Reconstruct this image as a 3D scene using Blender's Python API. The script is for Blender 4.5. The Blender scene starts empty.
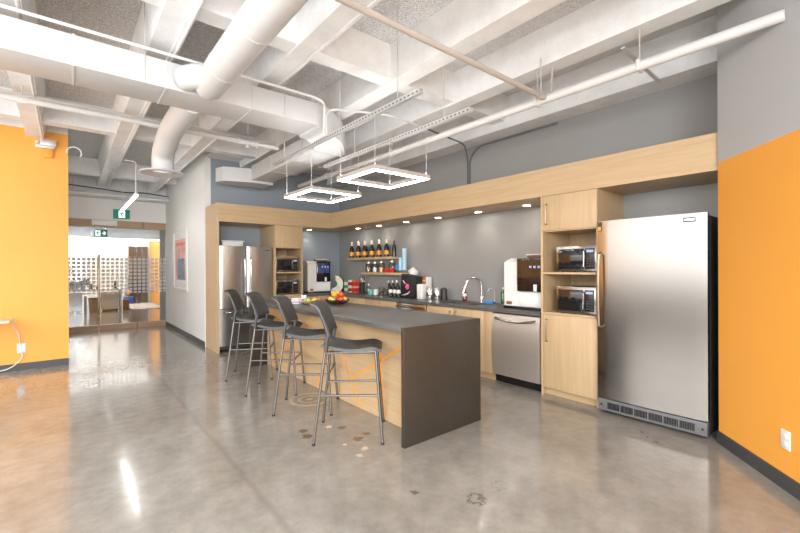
import bpy, bmesh, math, random
from mathutils import Matrix, Vector
random.seed(7)
S = bpy.context.scene
COL = S.collection
PI = math.pi

# ------------------------------------------------------------------ camera, world, big lights, exposure
TH, RO = 0.6909, -0.00425
fw = Vector((math.sin(TH), math.cos(TH), 0)); r0 = Vector((math.cos(TH), -math.sin(TH), 0)); u0 = Vector((0, 0, 1))
rx = r0*math.cos(RO)+u0*math.sin(RO); up = -r0*math.sin(RO)+u0*math.cos(RO)
cd = bpy.data.cameras.new('camera'); cam = bpy.data.objects.new('camera', cd); COL.objects.link(cam)
cd.sensor_width = 36; cd.lens = 404/800*36; cd.shift_y = 0.5/800; cd.clip_start = 0.05; cd.clip_end = 100
cam.matrix_world = Matrix(((rx.x, up.x, -fw.x, 0), (rx.y, up.y, -fw.y, 0), (rx.z, up.z, -fw.z, 1.42), (0, 0, 0, 1)))
S.camera = cam
S.view_settings.view_transform = 'Standard'; S.view_settings.look = 'None'
S.view_settings.gamma = 1; S.view_settings.use_curve_mapping = False
S.view_settings.exposure = 0.75

W = bpy.data.worlds.new('world'); S.world = W; W.use_nodes = True
W.node_tree.nodes['Background'].inputs[0].default_value = (0.97, 0.985, 1.0, 1)
W.node_tree.nodes['Background'].inputs[1].default_value = 1.5

def area(name, loc, target, sx, sy, power, color=(1, .985, .96)):
    l = bpy.data.lights.new(name, 'AREA'); l.shape = 'RECTANGLE'; l.size = sx; l.size_y = sy; l.energy = power; l.color = color
    o = bpy.data.objects.new(name, l); COL.objects.link(o); o.location = loc
    o.rotation_euler = (Vector(target)-Vector(loc)).to_track_quat('-Z', 'Y').to_euler()
    return o
NEU = (.97, .985, 1)
area('fill_side_left', (-5.85, 3.0, 1.8), (2, 3.1, 1.75), 9.4, 2.1, 75, NEU)          # added fill light along the side wall, left of the frame
area('fill_rear', (-2.0, -4.7, 1.8), (2.0, 4, 2.2), 6, 2.2, 225, NEU)  # added fill from behind the camera, no window modelled there
area('fill_up_left', (-3.8, 2.0, 1.7), (-3.8, 2.0, 4), 3.0, 9, 240, NEU)               # unseen fill added left of the frame to brighten the ceiling
area('fill_down_left', (-3.4, 2.0, 2.50), (-3.4, 2.0, 0), 2.6, 8, 190, NEU)  # added downward fill out of view, no fixture behind it
area('fill_up_rear', (-0.6, -1.6, 1.9), (-0.6, -1.6, 4), 3.5, 3.0, 110, NEU)  # added upward fill behind the camera, bounced off the ceiling
area('fill_down_rear', (-0.4, -1.4, 2.50), (0.2, -.4, 0), 3.5, 2.0, 150, NEU)  # added downward fill behind the camera, no lamp there
area('office_light', (1.2, 18.1, 2.8), (1.2, 18.1, 0), 2.6, 3.4, 92)

# ------------------------------------------------------------------ materials
MATS = {}
class NT:
    def __init__(s, name):
        s.m = bpy.data.materials.new(name); s.m.use_nodes = True; s.t = s.m.node_tree; s.b = s.t.nodes['Principled BSDF']; s.out = s.t.nodes['Material Output']
    def n(s, kind, **kw):
        x = s.t.nodes.new(kind)
        for k, v in kw.items(): setattr(x, k, v)
        return x
    def l(s, a, b): s.t.links.new(a, b)
    def coord(s, scale=(1, 1, 1), kind='Object', rot=(0, 0, 0)):
        c = s.n('ShaderNodeTexCoord'); m = s.n('ShaderNodeMapping'); m.inputs['Scale'].default_value = scale; m.inputs['Rotation'].default_value = rot
        s.l(c.outputs[kind], m.inputs[0]); return m.outputs[0]
    def noise(s, vec, scale, detail=4, rough=.55):
        x = s.n('ShaderNodeTexNoise'); x.inputs['Scale'].default_value = scale; x.inputs['Detail'].default_value = detail; x.inputs['Roughness'].default_value = rough
        s.l(vec, x.inputs['Vector']); return x.outputs['Fac']
    def ramp(s, fac, stops):
        r = s.n('ShaderNodeValToRGB'); e = r.color_ramp.elements
        while len(e) < len(stops): e.new(0.5)
        for i, (p, c) in enumerate(stops): e[i].position = p; e[i].color = (*c, 1) if len(c) == 3 else c
        s.l(fac, r.inputs[0]); return r.outputs[0]
    def math(s, op, a, b=None, c=None, clamp=False):
        x = s.n('ShaderNodeMath', operation=op); x.use_clamp = clamp
        for i, v in enumerate((a, b, c)):
            if v is None: continue
            if isinstance(v, (int, float)): x.inputs[i].default_value = v
            else: s.l(v, x.inputs[i])
        return x.outputs[0]
    def mix(s, fac, a, b, mode='MIX'):
        x = s.n('ShaderNodeMix', data_type='RGBA', blend_type=mode)
        for sock, v in ((x.inputs[0], fac), (x.inputs[6], a), (x.inputs[7], b)):
            if isinstance(v, (int, float)): sock.default_value = v
            elif isinstance(v, tuple): sock.default_value = (*v, 1)
            else: s.l(v, sock)
        return x.outputs[2]
    def bump(s, h, strength=.2, dist=.01):
        b = s.n('ShaderNodeBump'); b.inputs['Strength'].default_value = strength; b.inputs['Distance'].default_value = dist
        s.l(h, b.inputs['Height']); s.l(b.outputs[0], s.b.inputs['Normal'])
def simple(name, col, rough=.5, metal=0, var=.06, nscale=6, **kw):
    k = NT(name); v = k.coord()
    f = k.noise(v, nscale)
    c = k.ramp(f, [(0.3, tuple(x*(1-var) for x in col)), (0.7, tuple(min(1, x*(1+var)) for x in col))])
    k.l(c, k.b.inputs['Base Color']); k.b.inputs['Roughness'].default_value = rough; k.b.inputs['Metallic'].default_value = metal
    for a, b in kw.items(): k.b.inputs[a].default_value = b
    MATS[name] = k.m; return k.m
def emit(name, col, strength):
    k = NT(name); k.b.inputs['Base Color'].default_value = (*col, 1); k.b.inputs['Emission Color'].default_value = (*col, 1); k.b.inputs['Emission Strength'].default_value = strength
    MATS[name] = k.m; return k.m
def wood(name, c1, c2, axis='z', rough=.42):
    k = NT(name); sc = {'z': (9, 9, .55), 'y': (9, .55, 9), 'x': (.55, 9, 9)}[axis]
    v = k.coord(sc); f = k.noise(v, 3.0, 8, .62); g = k.noise(k.coord(tuple(x*5 for x in sc)), 4, 3)
    f = k.math('ADD', k.math('MULTIPLY', f, .75), k.math('MULTIPLY', g, .25))
    c = k.ramp(f, [(.28, c2), (.60, c1)]); k.l(c, k.b.inputs['Base Color']); k.b.inputs['Roughness'].default_value = rough
    k.bump(f, .06, .002); MATS[name] = k.m; return k.m
def steel(name, col, rough, axis='y', var=.05):
    k = NT(name); sc = {'y': (60, .5, 60), 'z': (60, 60, .5), 'x': (.5, 60, 60)}[axis]
    f = k.noise(k.coord(sc), 3, 4)
    k.l(k.ramp(f, [(.3, tuple(x*(1-var) for x in col)), (.7, col)]), k.b.inputs['Base Color'])
    k.b.inputs['Metallic'].default_value = 1
    k.l(k.math('MULTIPLY_ADD', f, .04, rough-.02), k.b.inputs['Roughness'])
    MATS[name] = k.m; return k.m

# polished concrete floor with wear, a long dark joint line and a few spots of its own
k = NT('polished_concrete'); v = k.coord()
n1 = k.noise(v, .9, 6, .6); n2 = k.noise(v, 7, 8, .65); n3 = k.noise(v, 60, 3, .6)
m = k.math('ADD', k.math('MULTIPLY', n1, .55), k.math('MULTIPLY', n2, .45))
c = k.ramp(m, [(.32, (.18, .164, .141)), (.5, (.27, .25, .222)), (.68, (.36, .338, .305))])
c = k.mix(k.math('MULTIPLY', k.ramp(n3, [(.30, (1, 1, 1)), (.44, (0, 0, 0))]), .22), c, (.17, .15, .12))
sep = k.n('ShaderNodeSeparateXYZ'); k.l(k.n('ShaderNodeTexCoord').outputs['Object'], sep.inputs[0])
X, Y = sep.outputs[0], sep.outputs[1]
wob = k.math('MULTIPLY_ADD', k.noise(v, 2.2, 5), .10, -.05)
d = k.math('ABSOLUTE', k.math('ADD', k.math('SUBTRACT', X, .93), wob))
line = k.math('MULTIPLY', k.math('SUBTRACT', 1, k.math('DIVIDE', d, .035), clamp=True), k.math('MULTIPLY', k.math('LESS_THAN', Y, 6.2), k.math('GREATER_THAN', Y, 1.6)))
c = k.mix(k.math('MULTIPLY', line, k.math('MULTIPLY', n2, .85)), c, (.16, .14, .115))
def spot(x, y, r, col, ring=0, amt=.8, sharp=.4):
    global c
    dx = k.math('SUBTRACT', X, x); dy = k.math('SUBTRACT', Y, y)
    dd = k.math('SQRT', k.math('ADD', k.math('MULTIPLY', dx, dx), k.math('MULTIPLY', dy, dy)))
    dd = k.math('ADD', dd, k.math('MULTIPLY_ADD', k.noise(v, 32, 5, .7), r*(2.6 if r < .09 else .7), -r*(1.3 if r < .09 else .35)))
    if ring: f = k.math('SUBTRACT', 1, k.math('DIVIDE', k.math('ABSOLUTE', k.math('SUBTRACT', dd, r)), ring), clamp=True)
    else: f = k.math('DIVIDE', k.math('SUBTRACT', r, dd), r*sharp, clamp=True)
    c = k.mix(k.math('MULTIPLY', f, amt), c, col)
spot(1.93, 1.61, .05, (.07, .06, .05), .014, .9)
spot(1.95, 1.60, .02, (.10, .09, .07))
spot(1.69, 1.91, .028, (.10, .085, .06))
spot(2.17, 1.61, .05, (.15, .13, .10), .01, .5)
spot(3.79, 1.35, .014, (.07, .055, .04)); spot(3.71, 1.28, .014, (.07, .055, .04)); spot(3.66, 1.20, .018, (.06, .05, .04))
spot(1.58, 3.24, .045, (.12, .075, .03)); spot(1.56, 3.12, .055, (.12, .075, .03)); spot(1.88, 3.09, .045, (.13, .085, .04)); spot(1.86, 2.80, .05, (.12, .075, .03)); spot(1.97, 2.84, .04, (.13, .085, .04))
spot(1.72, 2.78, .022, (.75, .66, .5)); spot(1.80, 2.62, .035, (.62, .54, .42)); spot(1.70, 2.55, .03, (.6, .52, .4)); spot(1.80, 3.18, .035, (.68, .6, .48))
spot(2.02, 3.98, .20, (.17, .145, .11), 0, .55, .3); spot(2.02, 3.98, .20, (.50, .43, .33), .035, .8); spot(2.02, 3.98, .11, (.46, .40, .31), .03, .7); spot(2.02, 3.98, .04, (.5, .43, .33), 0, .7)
k.l(c, k.b.inputs['Base Color'])
k.l(k.math('MULTIPLY_ADD', n2, .16, .085), k.b.inputs['Roughness'])
k.b.inputs['Specular IOR Level'].default_value = .72
k.b.inputs['Coat Weight'].default_value = .35; k.b.inputs['Coat Roughness'].default_value = .07
k.bump(k.math('ADD', n1, k.math('MULTIPLY', n2, .3)), .05, .02)
MATS['floor'] = k.m

# bare slab in the coffers: grey speckled aggregate partly lost under white overspray
k = NT('speckled_slab'); v = k.coord()
sp = k.noise(v, 85, 3, .7); big = k.noise(v, 1.5, 5, .6); mid = k.noise(v, 7, 5, .6)
grey = k.ramp(sp, [(.34, (.30, .302, .305)), (.50, (.58, .583, .585)), (.64, (.76, .76, .755))])
sep = k.n('ShaderNodeSeparateXYZ'); k.l(k.n('ShaderNodeTexCoord').outputs['Object'], sep.inputs[0])
over = k.math('ADD', k.math('MULTIPLY_ADD', sep.outputs[0], .16, -.29), k.math('ADD', k.math('MULTIPLY', big, .9), k.math('MULTIPLY', mid, .35)))
over = k.math('MULTIPLY_ADD', k.math('SUBTRACT', over, .78), 3.5, .25, clamp=True)
k.l(k.mix(k.math('MULTIPLY', over, .85), grey, (.66, .655, .645)), k.b.inputs['Base Color']); k.b.inputs['Roughness'].default_value = .9
k.bump(sp, .5, .01); MATS['slab'] = k.m
k = NT('painted_rib'); v = k.coord(); a = k.noise(v, 4, 6, .65); b_ = k.noise(v, 45, 3)
k.l(k.mix(k.math('MULTIPLY', k.ramp(b_, [(.60, (0, 0, 0)), (.72, (1, 1, 1))]), .25), k.ramp(a, [(.28, (.72, .72, .715)), (.6, (.82, .822, .82))]), (.45, .43, .40)), k.b.inputs['Base Color'])
k.b.inputs['Roughness'].default_value = .75; k.bump(b_, .25, .006); MATS['rib'] = k.m

def paint(name, col, rough=.6):
    k = NT(name); v = k.coord(); f = k.noise(v, 1.2, 3); g = k.noise(v, 160, 2)
    k.l(k.ramp(f, [(.3, tuple(x*.97 for x in col)), (.7, tuple(min(1, x*1.03) for x in col))]), k.b.inputs['Base Color'])
    k.b.inputs['Roughness'].default_value = rough; k.bump(g, .05, .001); MATS[name] = k.m; return k.m
ORANGE = (.92, .41, .065); GREY = (.40, .42, .44)
paint('orange', ORANGE, .5); paint('grey_dimmed', (.30, .345, .39), .55); paint('white_paint', (.87, .855, .825)); paint('blue_grey', (.42, .46, .50)); paint('office_white', (.86, .86, .85))  # far wall: same grey paint, with its dimmer light put into the colour
paint('grey_back', (.30, .298, .29), .4)
k = NT('two_tone_wall'); sep = k.n('ShaderNodeSeparateXYZ'); k.l(k.n('ShaderNodeTexCoord').outputs['Object'], sep.inputs[0])
k.l(k.mix(k.math('GREATER_THAN', sep.outputs[2], 2.245), ORANGE, (.50,.51,.52)), k.b.inputs['Base Color']); k.b.inputs['Roughness'].default_value = .5
k.bump(k.noise(k.coord(), 160, 2), .05, .001); MATS['two_tone'] = k.m

wood('maple_v', (.60, .43, .25), (.50, .35, .195), 'z'); wood('maple_y', (.585, .42, .245), (.48, .335, .185), 'y'); wood('maple_x', (.585, .42, .245), (.48, .335, .185), 'x')
wood('maple_dark', (.42, .27, .14), (.32, .20, .10), 'y')
wood('bronze_wood', (.45, .30, .18), (.36, .23, .13), 'x')
wood('brown_wood', (.20, .10, .045), (.12, .06, .025), 'x')
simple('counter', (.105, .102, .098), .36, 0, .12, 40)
simple('counter_shaded', (.037, .030, .023), .42, 0, .12, 30)  # same laminate as the top, shade of the end panels put into the colour
steel('steel', (.335, .322, .303), .22, 'y'); steel('steel_x', (.40, .393, .38), .30, 'x'); steel('steel_v', (.88, .87, .85), .48, 'y')
steel('chrome', (.75, .75, .74), .12, 'z', .03); steel('leg_metal', (.20, .19, .178), .38, 'z'); steel('bronze', (.36, .285, .21), .35, 'z'); steel('dark_steel', (.17, .165, .16), .35, 'y')
simple('stool_plastic', (.048, .047, .047), .40, 0, .08, 20)
simple('black', (.012, .012, .013), .25); simple('black_glass', (.012, .012, .014), .06); simple('matt_black', (.02, .02, .021), .6)
simple('appliance_dark', (.045, .042, .04), .5); simple('grille_grey', (.15, .15, .155), .45)
simple('white_plastic', (.80, .79, .77), .35, 0, .02); simple('duct_white', (.60, .603, .605), .45, 0, .025, 3); simple('pipe_white', (.70, .69, .675), .4, 0, .03); simple('pipe_tan', (.46, .41, .37), .45)
simple('conduit_grey', (.15, .15, .155), .4); simple('galvanised', (.62, .62, .61), .4, .4, .05); simple('lamp_frame', (.42, .39, .36), .5, 0, .02); simple('base_dark', (.055, .058, .062), .45)
simple('orange_line', (.95, .36, .02), .45); simple('paper', (.85, .84, .82), .7, 0, .02)
simple('label_orange', (.90, .36, .03), .45); simple('foil', (.80, .68, .58), .3, .5); simple('bottle_glass', (.012, .016, .010), .08); simple('red', (.62, .04, .03), .4); simple('red_orange', (.80, .17, .03), .45)
simple('green', (.10, .42, .08), .45); simple('teal', (.18, .58, .55), .4); simple('pale_blue', (.55, .80, .92), .45); simple('blue', (.05, .28, .68), .5); simple('deep_blue', (.03, .09, .50), .5); simple('pink', (.85, .12, .28), .5)
simple('brown', (.20, .09, .04), .5); simple('snack', (.55, .27, .10), .7, 0, .4, 60); simple('banana_skin', (.68, .72, .56), .5, 0, .15, 10); simple('apple_skin', (.62, .07, .03), .35, 0, .4, 9); simple('orange_peel', (.85, .35, .03), .45, 0, .1, 40); simple('green_skin', (.36, .46, .08), .4, 0, .2, 9); simple('yellow_skin', (.82, .52, .08), .4, 0, .2, 9)
simple('screen_blue', (.03, .06, .16), .1, 0, .8, 12); simple('screen_brown', (.028, .016, .011), .15, 0, .3, 20); simple('leaf', (.08, .30, .05), .5); simple('rug', (.46, .43, .40), .9, 0, .45, 9); simple('dark_brown', (.07, .045, .03), .6); simple('bin_brown', (.14, .12, .10), .5)
simple('cable_white', (.78, .76, .72), .5); simple('exit_green', (.0, .22, .13), .4); simple('print_pink', (.80, .40, .36), .5, 0, .35, 3); simple('print_grey', (.22, .30, .36), .5, 0, .6, 16); simple('lid_silver', (.6, .6, .6), .3, .8)
emit('led', (1, .97, .93), 14); emit('led_up', (1, .98, .96), 26); emit('spot_led', (1, .93, .82), 25); emit('tube_led', (1, .98, .95), 20); emit('exit_lit', (.005, .24, .15), .12); emit('exit_pict', (.85, 1, .93), .8); emit('display', (.30, .36, .55), .35); emit('office_led', (1, .98, .95), 3)
def glass(name, tint, gl=.1, rough=.02):
    k = NT(name); k.t.nodes.remove(k.b)
    t = k.n('ShaderNodeBsdfTransparent'); t.inputs[0].default_value = (*tint, 1); g = k.n('ShaderNodeBsdfGlossy'); g.inputs['Roughness'].default_value = rough
    fr = k.n('ShaderNodeFresnel'); fr.inputs[0].default_value = 1.45
    mx = k.n('ShaderNodeMixShader'); k.l(k.math('MULTIPLY_ADD', fr.outputs[0], .8, gl*.2), mx.inputs[0]); k.l(t.outputs[0], mx.inputs[1]); k.l(g.outputs[0], mx.inputs[2]); k.l(mx.outputs[0], k.out.inputs[0])
    MATS[name] = k.m
glass('glass', (.93, .95, .95)); glass('jar_glass', (.92, .93, .93), .3); glass('blue_glass', (.80, .86, .92)); glass('green_glass', (.2, .75, .25), .5); glass('red_liquid', (.9, .2, .18), .4)
# dotted privacy film: square white dots on a regular grid, clear between them
k = NT('dot_film'); sep = k.n('ShaderNodeSeparateXYZ'); k.l(k.n('ShaderNodeTexCoord').outputs['Object'], sep.inputs[0])
def cell(o): return k.math('LESS_THAN', k.math('ABSOLUTE', k.math('SUBTRACT', k.math('FRACT', k.math('DIVIDE', o, .088)), .5)), .36)
msk = k.math('MULTIPLY', cell(sep.outputs[0]), cell(sep.outputs[2]))
t = k.n('ShaderNodeBsdfTransparent'); mx = k.n('ShaderNodeMixShader'); k.b.inputs['Base Color'].default_value = (.80, .81, .80, 1); k.b.inputs['Roughness'].default_value = .6
k.b.inputs['Transmission Weight'].default_value = 0
tr = k.n('ShaderNodeBsdfTranslucent'); tr.inputs[0].default_value = (.85, .85, .84, 1); m2 = k.n('ShaderNodeMixShader'); m2.inputs[0].default_value = .5
k.l(k.b.outputs[0], m2.inputs[1]); k.l(tr.outputs[0], m2.inputs[2])
k.l(k.math('MULTIPLY', msk, .9), mx.inputs[0]); k.l(t.outputs[0], mx.inputs[1]); k.l(m2.outputs[0], mx.inputs[2]); k.l(mx.outputs[0], k.out.inputs[0]); MATS['dot_film'] = k.m

# ------------------------------------------------------------------ mesh helpers
FR = {}
class MB:
    def __init__(s): s.bm = bmesh.new()
    def box(s, x0, x1, y0, y1, z0, z1, bev=0, seg=2):
        t = bmesh.new(); bmesh.ops.create_cube(t, size=1)
        for v in t.verts: v.co = Vector(((x0+x1)/2+v.co.x*(x1-x0), (y0+y1)/2+v.co.y*(y1-y0), (z0+z1)/2+v.co.z*(z1-z0)))
        if bev: bmesh.ops.bevel(t, geom=t.edges[:], offset=bev, segments=seg, affect='EDGES', profile=.5)
        return s.join(t)
    def join(s, t, mat=None):
        if mat is not None: bmesh.ops.transform(t, matrix=mat, verts=t.verts)
        vm = {v: s.bm.verts.new(v.co) for v in t.verts}
        for f in t.faces:
            try: s.bm.faces.new([vm[v] for v in f.verts])
            except ValueError: pass
        t.free(); return s
    def rbox(s, c, size, rz=0, bev=0):
        m = MB(); a, b, h = size[0]/2, size[1]/2, size[2]/2
        m.box(-a, a, -b, b, -h, h, bev); return s.join(m.bm, Matrix.Translation(c) @ Matrix.Rotation(rz, 4, 'Z'))
    def tube(s, pts, r, seg=12, closed=False):
        P = [Vector(p) for p in pts]; n = len(P); R = r if isinstance(r, (list, tuple)) else [r]*n
        rings = []; prev = None
        for i, p in enumerate(P):
            if closed: t = (P[(i+1) % n]-P[i-1]).normalized()
            elif i == 0: t = (P[1]-P[0]).normalized()
            elif i == n-1: t = (P[-1]-P[-2]).normalized()
            else: t = ((P[i+1]-p).normalized()+(p-P[i-1]).normalized()).normalized()
            if prev is None: a = t.orthogonal().normalized()
            else: a = (prev-t*prev.dot(t)).normalized()
            prev = a; b = t.cross(a)
            rings.append([s.bm.verts.new(p+(a*math.cos(2*PI*j/seg)+b*math.sin(2*PI*j/seg))*R[i]) for j in range(seg)])
        m = n if closed else n-1
        for i in range(m):
            A, B = rings[i], rings[(i+1) % n]
            for j in range(seg): s.bm.faces.new((A[j], A[(j+1) % seg], B[(j+1) % seg], B[j]))
        if not closed: s.bm.faces.new(rings[0][::-1]); s.bm.faces.new(rings[-1])
        return s
    def lathe(s, prof, c=(0, 0, 0), seg=24, mat=None):
        t = bmesh.new(); rings = []
        for r, z in prof:
            if r < 1e-5: rings.append([t.verts.new((0, 0, z))])
            else: rings.append([t.verts.new((r*math.cos(2*PI*j/seg), r*math.sin(2*PI*j/seg), z)) for j in range(seg)])
        for A, B in zip(rings, rings[1:]):
            for j in range(seg):
                q = [A[j % len(A)], A[(j+1) % len(A)], B[(j+1) % len(B)], B[j % len(B)]]
                u = []
                for x in q:
                    if x not in u: u.append(x)
                if len(u) > 2: t.faces.new(u)
        if len(rings[0]) > 1: t.faces.new(rings[0][::-1])
        if len(rings[-1]) > 1: t.faces.new(rings[-1])
        bmesh.ops.recalc_face_normals(t, faces=t.faces)
        return s.join(t, Matrix.Translation(c) @ (mat or Matrix()))
    def prism(s, poly, z0, z1, mat=None):
        t = bmesh.new(); a = [t.verts.new((x, y, z0)) for x, y in poly]; b = [t.verts.new((x, y, z1)) for x, y in poly]; n = len(poly)
        t.faces.new(a[::-1]); t.faces.new(b)
        for i in range(n): t.faces.new((a[i], a[(i+1) % n], b[(i+1) % n], b[i]))
        bmesh.ops.recalc_face_normals(t, faces=t.faces); return s.join(t, mat)
    def shell(s, fn, nu, nv, th):
        P = [[Vector(fn(i/nu, j/nv)) for j in range(nv+1)] for i in range(nu+1)]
        def nrm(i, j):
            a = P[min(i+1, nu)][j]-P[max(i-1, 0)][j]; b = P[i][min(j+1, nv)]-P[i][max(j-1, 0)]; return a.cross(b).normalized()
        A = [[s.bm.verts.new(P[i][j]+nrm(i, j)*th/2) for j in range(nv+1)] for i in range(nu+1)]
        B = [[s.bm.verts.new(P[i][j]-nrm(i, j)*th/2) for j in range(nv+1)] for i in range(nu+1)]
        for i in range(nu):
            for j in range(nv):
                s.bm.faces.new((A[i][j], A[i+1][j], A[i+1][j+1], A[i][j+1])); s.bm.faces.new((B[i][j], B[i][j+1], B[i+1][j+1], B[i+1][j]))
        for i in range(nu):
            s.bm.faces.new((A[i][0], B[i][0], B[i+1][0], A[i+1][0])); s.bm.faces.new((A[i][nv], A[i+1][nv], B[i+1][nv], B[i][nv]))
        for j in range(nv):
            s.bm.faces.new((A[0][j], A[0][j+1], B[0][j+1], B[0][j])); s.bm.faces.new((A[nu][j], B[nu][j], B[nu][j+1], A[nu][j+1]))
        return s
    def ball(s, c, r, sc=(1, 1, 1), seg=16):
        t = bmesh.new(); bmesh.ops.create_uvsphere(t, u_segments=seg, v_segments=max(6, seg//2+2), radius=r)
        return s.join(t, Matrix.Translation(c) @ Matrix.Diagonal((*sc, 1)))
    def build(s, name, mat, parent=None, origin=None, ang=35):
        bmesh.ops.recalc_face_normals(s.bm, faces=s.bm.faces)
        if parent is not None: M = FR[parent.name]
        elif origin is not None: M = Matrix.Translation(origin)
        else: M = Matrix()
        bmesh.ops.transform(s.bm, matrix=M.inverted(), verts=s.bm.verts)
        for e in s.bm.edges: e.smooth = len(e.link_faces) == 2 and e.calc_face_angle(9) < math.radians(ang)
        for f in s.bm.faces: f.smooth = True
        me = bpy.data.meshes.new(name); s.bm.to_mesh(me); s.bm.free()
        me.materials.append(MATS[mat] if isinstance(mat, str) else mat)
        o = bpy.data.objects.new(name, me); COL.objects.link(o)
        if parent is not None: o.parent = parent
        else: o.matrix_world = M
        FR[o.name] = M
        return o
def tag(o, label, cat, group=None, kind=None):
    o['label'] = label; o['category'] = cat
    if group: o['group'] = group
    if kind: o['kind'] = kind
    return o
def empty(name, loc, label, cat, group=None, rz=0):
    o = bpy.data.objects.new(name, None); COL.objects.link(o); o.empty_display_size = .05
    o.location = loc; o.rotation_euler = (0, 0, rz); FR[o.name] = Matrix.Translation(loc) @ Matrix.Rotation(rz, 4, 'Z')
    return tag(o, label, cat, group)
def struct(name, mb, mat, label=None, origin=None):
    o = mb.build(name, mat, origin=origin); o['kind'] = 'structure'
    if label: o['label'] = label
    return o
def copy_tree(o, parent=None):
    c = o.copy(); COL.objects.link(c)
    if parent: c.parent = parent
    for ch in list(o.children): copy_tree(ch, c)
    return c
def place(proto, used, loc, rz, label, group=None):
    o = proto if not used else copy_tree(proto)
    o.location = loc; o.rotation_euler = (0, 0, rz); o['label'] = label
    if group: o['group'] = group
    return o
def solo(mb, name, mat, label, cat, origin, group=None): return tag(mb.build(name, mat, origin=origin), label, cat, group)
def B(*a, **k): return MB().box(*a, **k)
def T(pts, r, **k): return MB().tube(pts, r, **k)
def arc(c, r, a0, a1, n, ax, ay):
    c, ax, ay = Vector(c), Vector(ax), Vector(ay)
    return [c+ax*r*math.cos(a0+(a1-a0)*i/n)+ay*r*math.sin(a0+(a1-a0)*i/n) for i in range(n+1)]
def bend(pts, r, n=6):
    P = [Vector(p) for p in pts]; out = [P[0]]
    for i in range(1, len(P)-1):
        a = (P[i-1]-P[i]).normalized(); b = (P[i+1]-P[i]).normalized(); d = min(r, (P[i-1]-P[i]).length*.49, (P[i+1]-P[i]).length*.49)
        p0 = P[i]+a*d; p1 = P[i]+b*d
        for j in range(n+1): t = j/n; out.append(p0*(1-t)**2+P[i]*2*t*(1-t)+p1*t*t)
    out.append(P[-1]); return out

# ------------------------------------------------------------------ the shell of the room
XB, YF, XW = 4.70, 7.80, 1.92           # back wall, far kitchen wall, corridor wall
GY = 11.5                               # the glass partition
struct('floor', B(-6, 6.2, -5, 22.2, -.12, 0), 'floor', 'polished grey concrete floor')
ceil = struct('ceiling', B(-6, 4.85, -5, 11.5, 3.62, 3.8), 'slab', 'bare speckled concrete slab between white ribs')
def rib(x0, x1, y0, y1, z0, z1, along):
    tp = .05; m = MB()
    if along == 'y': m.prism([(x0, z0), (x1, z0), (x1+tp, z1), (x0-tp, z1)], -y1, -y0, Matrix(((1, 0, 0, 0), (0, 0, -1, 0), (0, 1, 0, 0), (0, 0, 0, 1))))
    else: m.prism([(y0, z0), (y1, z0), (y1+tp, z1), (y0-tp, z1)], x0, x1, Matrix(((0, 0, 1, 0), (1, 0, 0, 0), (0, 1, 0, 0), (0, 0, 0, 1))))
    m.build('ceiling_rib', 'rib', ceil)
for i, xc in enumerate((-5.2, -4.25, -3.25, -2.28, -1.3, -.33, .64, 1.61, 2.62, 3.53)):
    rib(xc-.095, xc+.095, -5, 11.5 if 0 < xc < 1.9 else 7.75, 3.29, 3.63, 'y')
    if 0 < xc < 1.9: MB().box(xc+.06, xc+.085, -5, 11.4, 3.272, 3.295).build('ceiling_rib', 'rib', ceil)
for yc in (-3.9, -.35, 3.27, 6.97, 10.3): rib(-6, 4.7 if yc < 7.5 else 1.92, yc-.09, yc+.09, 3.31, 3.63, 'x')
struct('trim_1', B(4.40, 4.85, -5, 7.8, 3.215, 3.63), 'rib', 'white concrete edge beam along the back wall')
struct('trim_2', B(1.93, 4.40, 7.45, 7.8, 3.40, 3.63), 'rib', 'white concrete edge beam over the far wall')

struct('wall_back', B(XB, XB+.15, .87, YF+.15, 0, 3.25), 'grey_back', 'grey painted wall behind the counter')
struct('wall_far', B(XW+.101, XB, YF, YF+.15, 0, 3.45), 'grey_dimmed', 'grey wall behind the left fridge, its dimness put into the colour')
struct('wall_corridor', B(XW, XW+.12, YF+.15, GY+.03, 0, 3.63).box(XW-.004, XW+.1, YF-.0, YF+.16, 0, 3.63), 'white_paint', 'white corridor wall with a framed poster')
struct('wall_left', B(-6, .03, 7.75, 7.9, 0, 3.40), 'orange', 'orange wall left of the corridor')
struct('trim_3', B(-6, .03, 7.752, 7.9, 3.40, 3.63), 'rib', 'white concrete above the orange wall')
struct('wall_passage', B(-.14, .03, 7.9, GY+.06, 0, 3.62), 'white_paint', 'pale side of the corridor')
struct('wall_side', B(-6.1, -6, -5, 7.8, 1.15, 3.62), 'white_paint', 'white wall at the far side of the open office'); struct('trim_9', B(-6.1, -5.98, -5, 7.8, 0, 1.15), 'dark_brown', 'dark lower band added to the unseen side wall for reflections')  # dark band added out of view to darken the freezer's reflection
# angled two tone wall on the right
c0 = Vector((4.036, .872, 0)); dr = Vector((-.757, -.653, 0)); nn = Vector((.653, -.757, 0)); L = 4.2
q = [c0, c0+dr*L, c0+dr*L+nn*.15, c0+nn*.15]
struct('wall_right', MB().prism([(p.x, p.y) for p in q], 0, 3.63), 'two_tone', 'angled wall, orange below and grey above')
struct('wall_alcove', B(4.06, 4.85, .70, .868, 0, 3.63), 'grey_dimmed')
q = [c0-nn*.014, c0+dr*L-nn*.014, c0+dr*L, c0]
struct('baseboard_right', MB().prism([(p.x, p.y) for p in q], 0, .095), 'base_dark', 'dark rubber baseboard of the angled wall')
struct('baseboard_left', B(-6, .03, 7.736, 7.75, 0, .095), 'base_dark', 'dark rubber baseboard of the orange wall')
struct('baseboard_corridor', B(XW-.014, XW-.004, YF, GY-.05, 0, .095), 'base_dark', 'dark baseboard of the white wall')
struct('wall_bulkhead', B(.03, XW, GY-.02, GY+.12, 2.53, 3.08), 'white_paint', 'pale bulkhead above the glass partition')
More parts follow.
